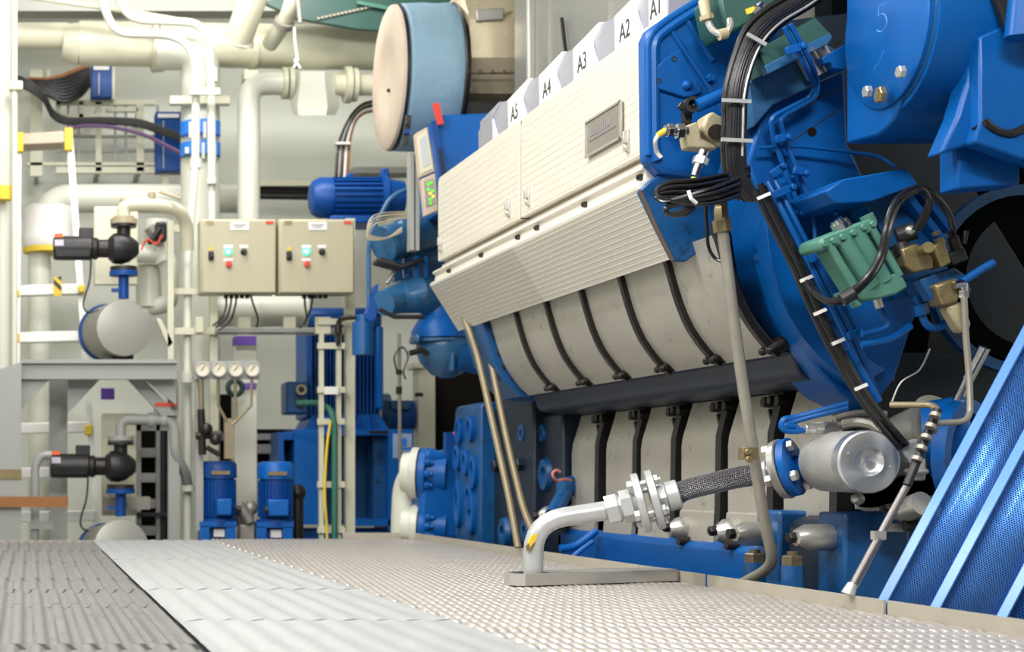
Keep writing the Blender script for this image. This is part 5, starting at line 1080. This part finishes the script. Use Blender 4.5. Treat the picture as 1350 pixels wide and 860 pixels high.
# --- blue pipe cluster at the far end of the engine
cw = T('charge_air_piping', 'worn blue pipe elbows and valve bodies at the far end of the engine', 'pipe', W(545, 500, 11.6))
Y = 11.6
P('upper_elbow', MB().pt([(506,322,Y-.1),(530,316,Y),(555,306,Y+.1),(600,290,Y+.3)], [S_(23,Y),S_(25,Y),S_(26,Y),S_(25,Y)], 24), bluel, cw); 
PS('elbow_band', MB().lathe(W(527,316,Y), W(537,313,Y)-W(527,316,Y), [(0,S_(26,Y)),(.03,S_(26.5,Y))], 24).lathe(W(505,323,Y-.1), W(508,322,Y-.1)-W(500,325,Y-.12), [(0,S_(25,Y)),(.03,S_(25,Y))], 24), bluel, cw)
P('upper_cap', MB().pp([(500,338),(530,348),(560,338),(560,344),(530,354),(498,345)], Y-.15, .2), blackm, cw, bevel=.01)
P('lower_elbow', MB().pt([(506,400,Y-.1),(525,394,Y),(548,388,Y),(600,392,Y+.2)], [S_(17,Y),S_(20,Y),S_(25,Y),S_(25,Y)], 24), bluel, cw)
PS('elbow_band', MB().lathe(W(530,392,Y), W(540,390,Y)-W(530,392,Y), [(0,S_(22,Y)),(.03,S_(22,Y))], 24), bluel, cw)
P('under_tray', MB().pt([(500,408,Y-.2),(520,418,Y-.2),(560,418,Y-.2)], S_(3,Y)), blackm, cw)
P('stay_bars', MB().pbox(533,330,538,366,Y,.06).pbox(547,338,552,366,Y-.05,.06).pbox(560,338,564,366,Y-.05,.06), blueb, cw); P('stay_plate', MB().pbox(520,325,600,370,Y+.3,.1), blued, cw)
P('valve_dome', MB().lathe(W(578,446,Y+.1), (0,0,1), [(0,S_(36,Y)),(S_(10,Y),S_(35,Y)),(S_(26,Y),S_(26,Y)),(S_(34,Y),S_(22,Y)),(S_(46,Y),S_(22,Y))], 28), blueb, cw, 'glossy blue dome')
P('valve_flange', MB().lathe(W(580,452,Y+.1), (0,0,1), [(0,S_(40,Y)),(S_(4,Y),S_(40,Y))], 28), bluel, cw)
P('valve_belly', MB().lathe(W(588,452,Y+.1), (0,.0,-1), [(0,S_(38,Y)),(S_(10,Y),S_(40,Y)),(S_(26,Y),S_(34,Y)),(S_(42,Y),S_(20,Y)),(S_(47,Y),S_(6,Y))], 28), bluel, cw)
P('belly_rib', MB().pbox(594,448,602,490,Y-.1,.2).pbox(548,440,556,452,Y-.1,.2), bluel, cw, bevel=.02)
P('side_cylinder', MB().cyl(W(604,470,Y-.05), W(640,478,Y-.05), S_(18,Y), n=20), blued, cw)
P('valve_arm', MB().pt([(540,466,Y-.1),(556,462,Y-.1),(565,468,Y-.1)], S_(4,Y)), strapm, cw)
P('tube_frame', MB().pt([(486,430,Y),(486,315,Y),(516,256,Y),(560,244,Y)], S_(3,Y), 10, .1), bluel, cw); P('post', MB().pp([(494,377),(499,374),(496,420),(488,424),(482,420)], Y-.05, .12), bluem, cw)
P('stay_rod', MB().cyl(W(510,374,Y), W(524,352,Y), S_(3,Y)).ball(W(523,353,Y), S_(5,Y)), greyt, cw)
P('filter_bowl', MB().cyl(W(478,468,Y), W(478,425,Y), S_(14,Y)).cyl(W(478,425,Y), W(478,415,Y), S_(9,Y)), blued, cw); P('arm', MB().pt([(450,420,Y),(474,418,Y),(500,416,Y)], S_(3,Y)), strapm, cw)
lw = T('loose_wires', 'loops of pale wire hanging over the upper blue elbow', 'wires', W(505, 310, 11.4))
for i in range(4):
    P('wire', MB().pts([(545,280+i*2,11.35),(520,280+i*3,11.35),(494,284+i*4,11.35),(485,298+i*3,11.35),(488,310+i*2,11.35),(510,314,11.35),(530,306-i*2,11.35)], S_(1.2,11.4), 6), castm if i % 2 else greyt, lw)
# --- operator panel at the far end
pn = T('operator_panel', 'beige operator panel with a grey screen and lit green buttons, tilted beside the engine', 'control panel', W(565, 285, 10.95))
Yq = 10.9
P('screen_case', MB().pp([(548,176),(564,167),(574,226),(554,234)], Yq, .08), tan, pn, bevel=.008)
P('bezel', MB().pp([(550.5,179),(562.5,171),(571,222),(555,229)], Yq-.006, .008), cream, pn); P('screen', MB().pp([(553.5,184),(561,178),(567.5,216),(557.5,221)], Yq-.009, .005), screenm, pn, 'grey screen')
P('keypad_case', MB().pp([(556,236),(574,228),(578,278),(561,285)], Yq, .08), tan, pn, bevel=.008); P('keypad', MB().pp([(559,240),(571,235),(574,268),(562,273)], Yq-.006, .008), greyt, pn)
for x, y, g in [(565,243,1),(568.5,241,1),(565,250,1),(567,255,0),(570.5,252,1),(567,263,1),(568,268,1),(571,259,0)]:
    P('key_light', MB().lathe(W(x,y,Yq-.006), (0,-1,0), [(0,S_(2.2,Yq)),(.004,S_(2,Yq)),(.005,.001)], 10), ledg if g else ledy, pn)
P('mount_post', MB().pbox(541,200,546,330,11.25,.1).pbox(548,200,553,330,11.25,.1), greyp, pn)
cbn = T('engine_cabinet', 'blue sheet cabinet with a red flag tag at the far top of the engine', 'cabinet', W(605, 250, 11.2))
P('case', MB().pp([(573,165),(581,152),(660,148),(660,280),(582,280)], 11.2, .6), blueb, cbn, bevel=.012)
P('door_edge', MB().pp([(569,160),(576,158),(588,230),(582,232)], 11.16, .05), bluem, cbn); P('seam', MB().pp([(579,196),(582.5,196),(588,232),(585,232)], 11.15, .02), blackm, cbn)
P('red_flag', MB().pp([(570,137),(579,135),(585,163),(577,165)], 11.14, .012), red, cbn, 'red flag tag')
# --- insulated drum and stainless casing
dr_ = T('insulated_drum', 'round blue-lagged drum with a tan end disc above the blue motor', 'drum', W(545, 200, 12.0))
c = W(512,103,12.0); R_ = S_(95,12.0)
P('end_disc', MB().lathe(c+V((.02,0,0)), (-1,0,0), [(0,R_*.99),(.02,R_*.98),(.035,R_*.93),(.035,R_*.5),(.02,R_*.44),(.02,.001)], 56, cap=False), tan, dr_, 'tan end disc')
P('disc_knob', MB().ball(c+V((-.01,-.05,-.1)), .014), blackm, dr_)
P('lagging', MB().lathe(c+V((.02,0,0)), (1,0,0), [(0,R_*.985),(.03,R_*.97),(.05,R_*1.0),(.2,R_*1.01),(.3,R_*1.0),(.38,R_*1.01),(.41,R_*.98)], 56), blanket, dr_, 'pale blue lagging')
PS('dark_band', MB().lathe(c+V((.024,0,0)), (1,0,0), [(0,R_*.9),(0,R_*1.0),(.02,R_*1.0),(.02,R_*.9)], 56, closed=True).lathe(c+V((.42,0,0)), (1,0,0), [(0,R_*.95),(.05,R_*.93)], 56), blackm, dr_)
P('rim', MB().lathe(c+V((.42,0,0)), (1,0,0), [(0,R_*1.0),(.012,R_*1.015),(.02,R_*.9)], 56), blackm, dr_)
P('buckle_strap', MB().pp([(535.5,151),(543,152),(538,192),(530,190)], 11.50, .02).pp([(536,152),(543,153),(541.5,165),(535,164)], 11.48, .03), black, dr_); P('buckle', MB().pbox(534,170,540,176,11.47,.02), bluem, dr_, 'blue buckle')
sx_ = T('exhaust_transition', 'rust-stained stainless exhaust casing between the blue drum and the engine', 'casing', W(650, 150, 12.0))
P('drum_body', MB().lathe(W(592,70,12.0), (1,0,0), [(0,S_(66,12)),(.04,S_(78,12)),(.56,S_(80,12)),(.62,S_(66,12))], 10, ph=.31), stain, sx_, ang=20)
P('hatch', MB().pp([(628,12),(665,10),(665,26),(628,28)], 11.56, .04), stain2, sx_, bevel=.01)
mb = MB()
for k in range(6): mb.pbox(616+k*16,92,620+k*16,96,11.52,.02)
PS('rivet', mb, rust, sx_); P('seam', MB().pbox(606,95,698,97,11.54,.02), rust, sx_)
P('lower_edge', MB().pbox(612,134,690,152,11.7,.3), blackm, sx_)
sw = T('exhaust_casing', 'long dull stainless exhaust casing running behind the cylinder head covers', 'casing', (3.6, 9, 2.5))
P('casing', MB().prof([(3.35,2.4),(3.35,3.9),(4.3,3.9),(4.3,2.4)], 7.3, 11.0), stain2, sw, bevel=.02)
mb = MB()
for y in (10.7, 9.6, 8.5, 7.6): mb.bb(3.335, 3.35, y-.03, y+.03, 2.45, 3.9)
P('seam_strip', mb, stain2, sw); P('brace_rod', MB().cyl((3.32, 10.0, 3.55), (3.32, 8.6, 2.95), .012).tube(spline([(3.32,10.35,3.3),(3.31,10.2,3.0),(3.3,9.9,2.8)]), .012), strapm, sw)
P('end_wall', MB().bb(3.3, 4.3, 11.0, 11.3, 2.3, 4.0), stain2, sw, bevel=.02)
# ------------------------------------------------------------------ light and camera
def lamp(x, y, z, sx, sy, pw, tgt=None, col=(1,.98,.955)):  # used for the ceiling lamps and for added fill lights
    l = bpy.data.lights.new('ceiling_or_fill_lamp', 'AREA'); l.shape = 'RECTANGLE'; l.size = sx; l.size_y = sy; l.energy = pw; l.color = col
    o = bpy.data.objects.new('ceiling_or_fill_lamp', l); COL.objects.link(o); o.location = (x, y, z)
    d = (V(tgt)-V((x,y,z))) if tgt else V((0,0,-1)); o.rotation_euler = d.to_track_quat('-Z', 'Y').to_euler(); return o
lamp(.4, 6.2, 4.9, .5, 2.4, 250)
lamp(.4, 9.6, 4.9, .5, 2.4, 210)
lamp(-1.6, 6.6, 4.6, .5, 3.0, 330, (2.6, 7.4, 1.2))
lamp(1.4, 12.4, 5.1, 2.6, .5, 230, (1.2, 15.5, 1.0))
lamp(-1.6, 11.4, 4.9, 2.0, .5, 75, (.0, 15.5, 1.0))
lamp(-1.0, 2.9, 4.6, 1.8, .6, 220, (2.9, 6.0, .8))
lamp(1.6, 1.6, 4.4, 2.0, .5, 400, (3.2, 6.5, 1.5))  # added fill light, unseen, brightens the engine's near face
lamp(2.2, 15.4, 5.15, 4.0, .4, 60, (2.0, 16.9, .5))  # unseen fill added to lift the back wall
w = bpy.data.worlds.new('World'); SC.world = w; w.use_nodes = True
w.node_tree.nodes['Background'].inputs[0].default_value = (1, .98, .95, 1); w.node_tree.nodes['Background'].inputs[1].default_value = .34
cam = bpy.data.cameras.new('camera'); co = bpy.data.objects.new('camera', cam); COL.objects.link(co)
co.location = (0, 0, CH); co.rotation_euler = (PI/2, 0, 0)
cam.sensor_fit = 'HORIZONTAL'; cam.sensor_width = 36; cam.lens = FP/1350*36
cam.shift_x = (675-VX)/1350; cam.shift_y = (VY-430)/1350
cam.clip_start = .05; cam.clip_end = 60
cam.dof.use_dof = True; cam.dof.focus_distance = 6.7; cam.dof.aperture_fstop = 3.2
SC.camera = co
SC.view_settings.view_transform = 'Standard'; SC.view_settings.look = 'None'; SC.view_settings.gamma = 1; SC.view_settings.use_curve_mapping = False
SC.view_settings.exposure = -0.6
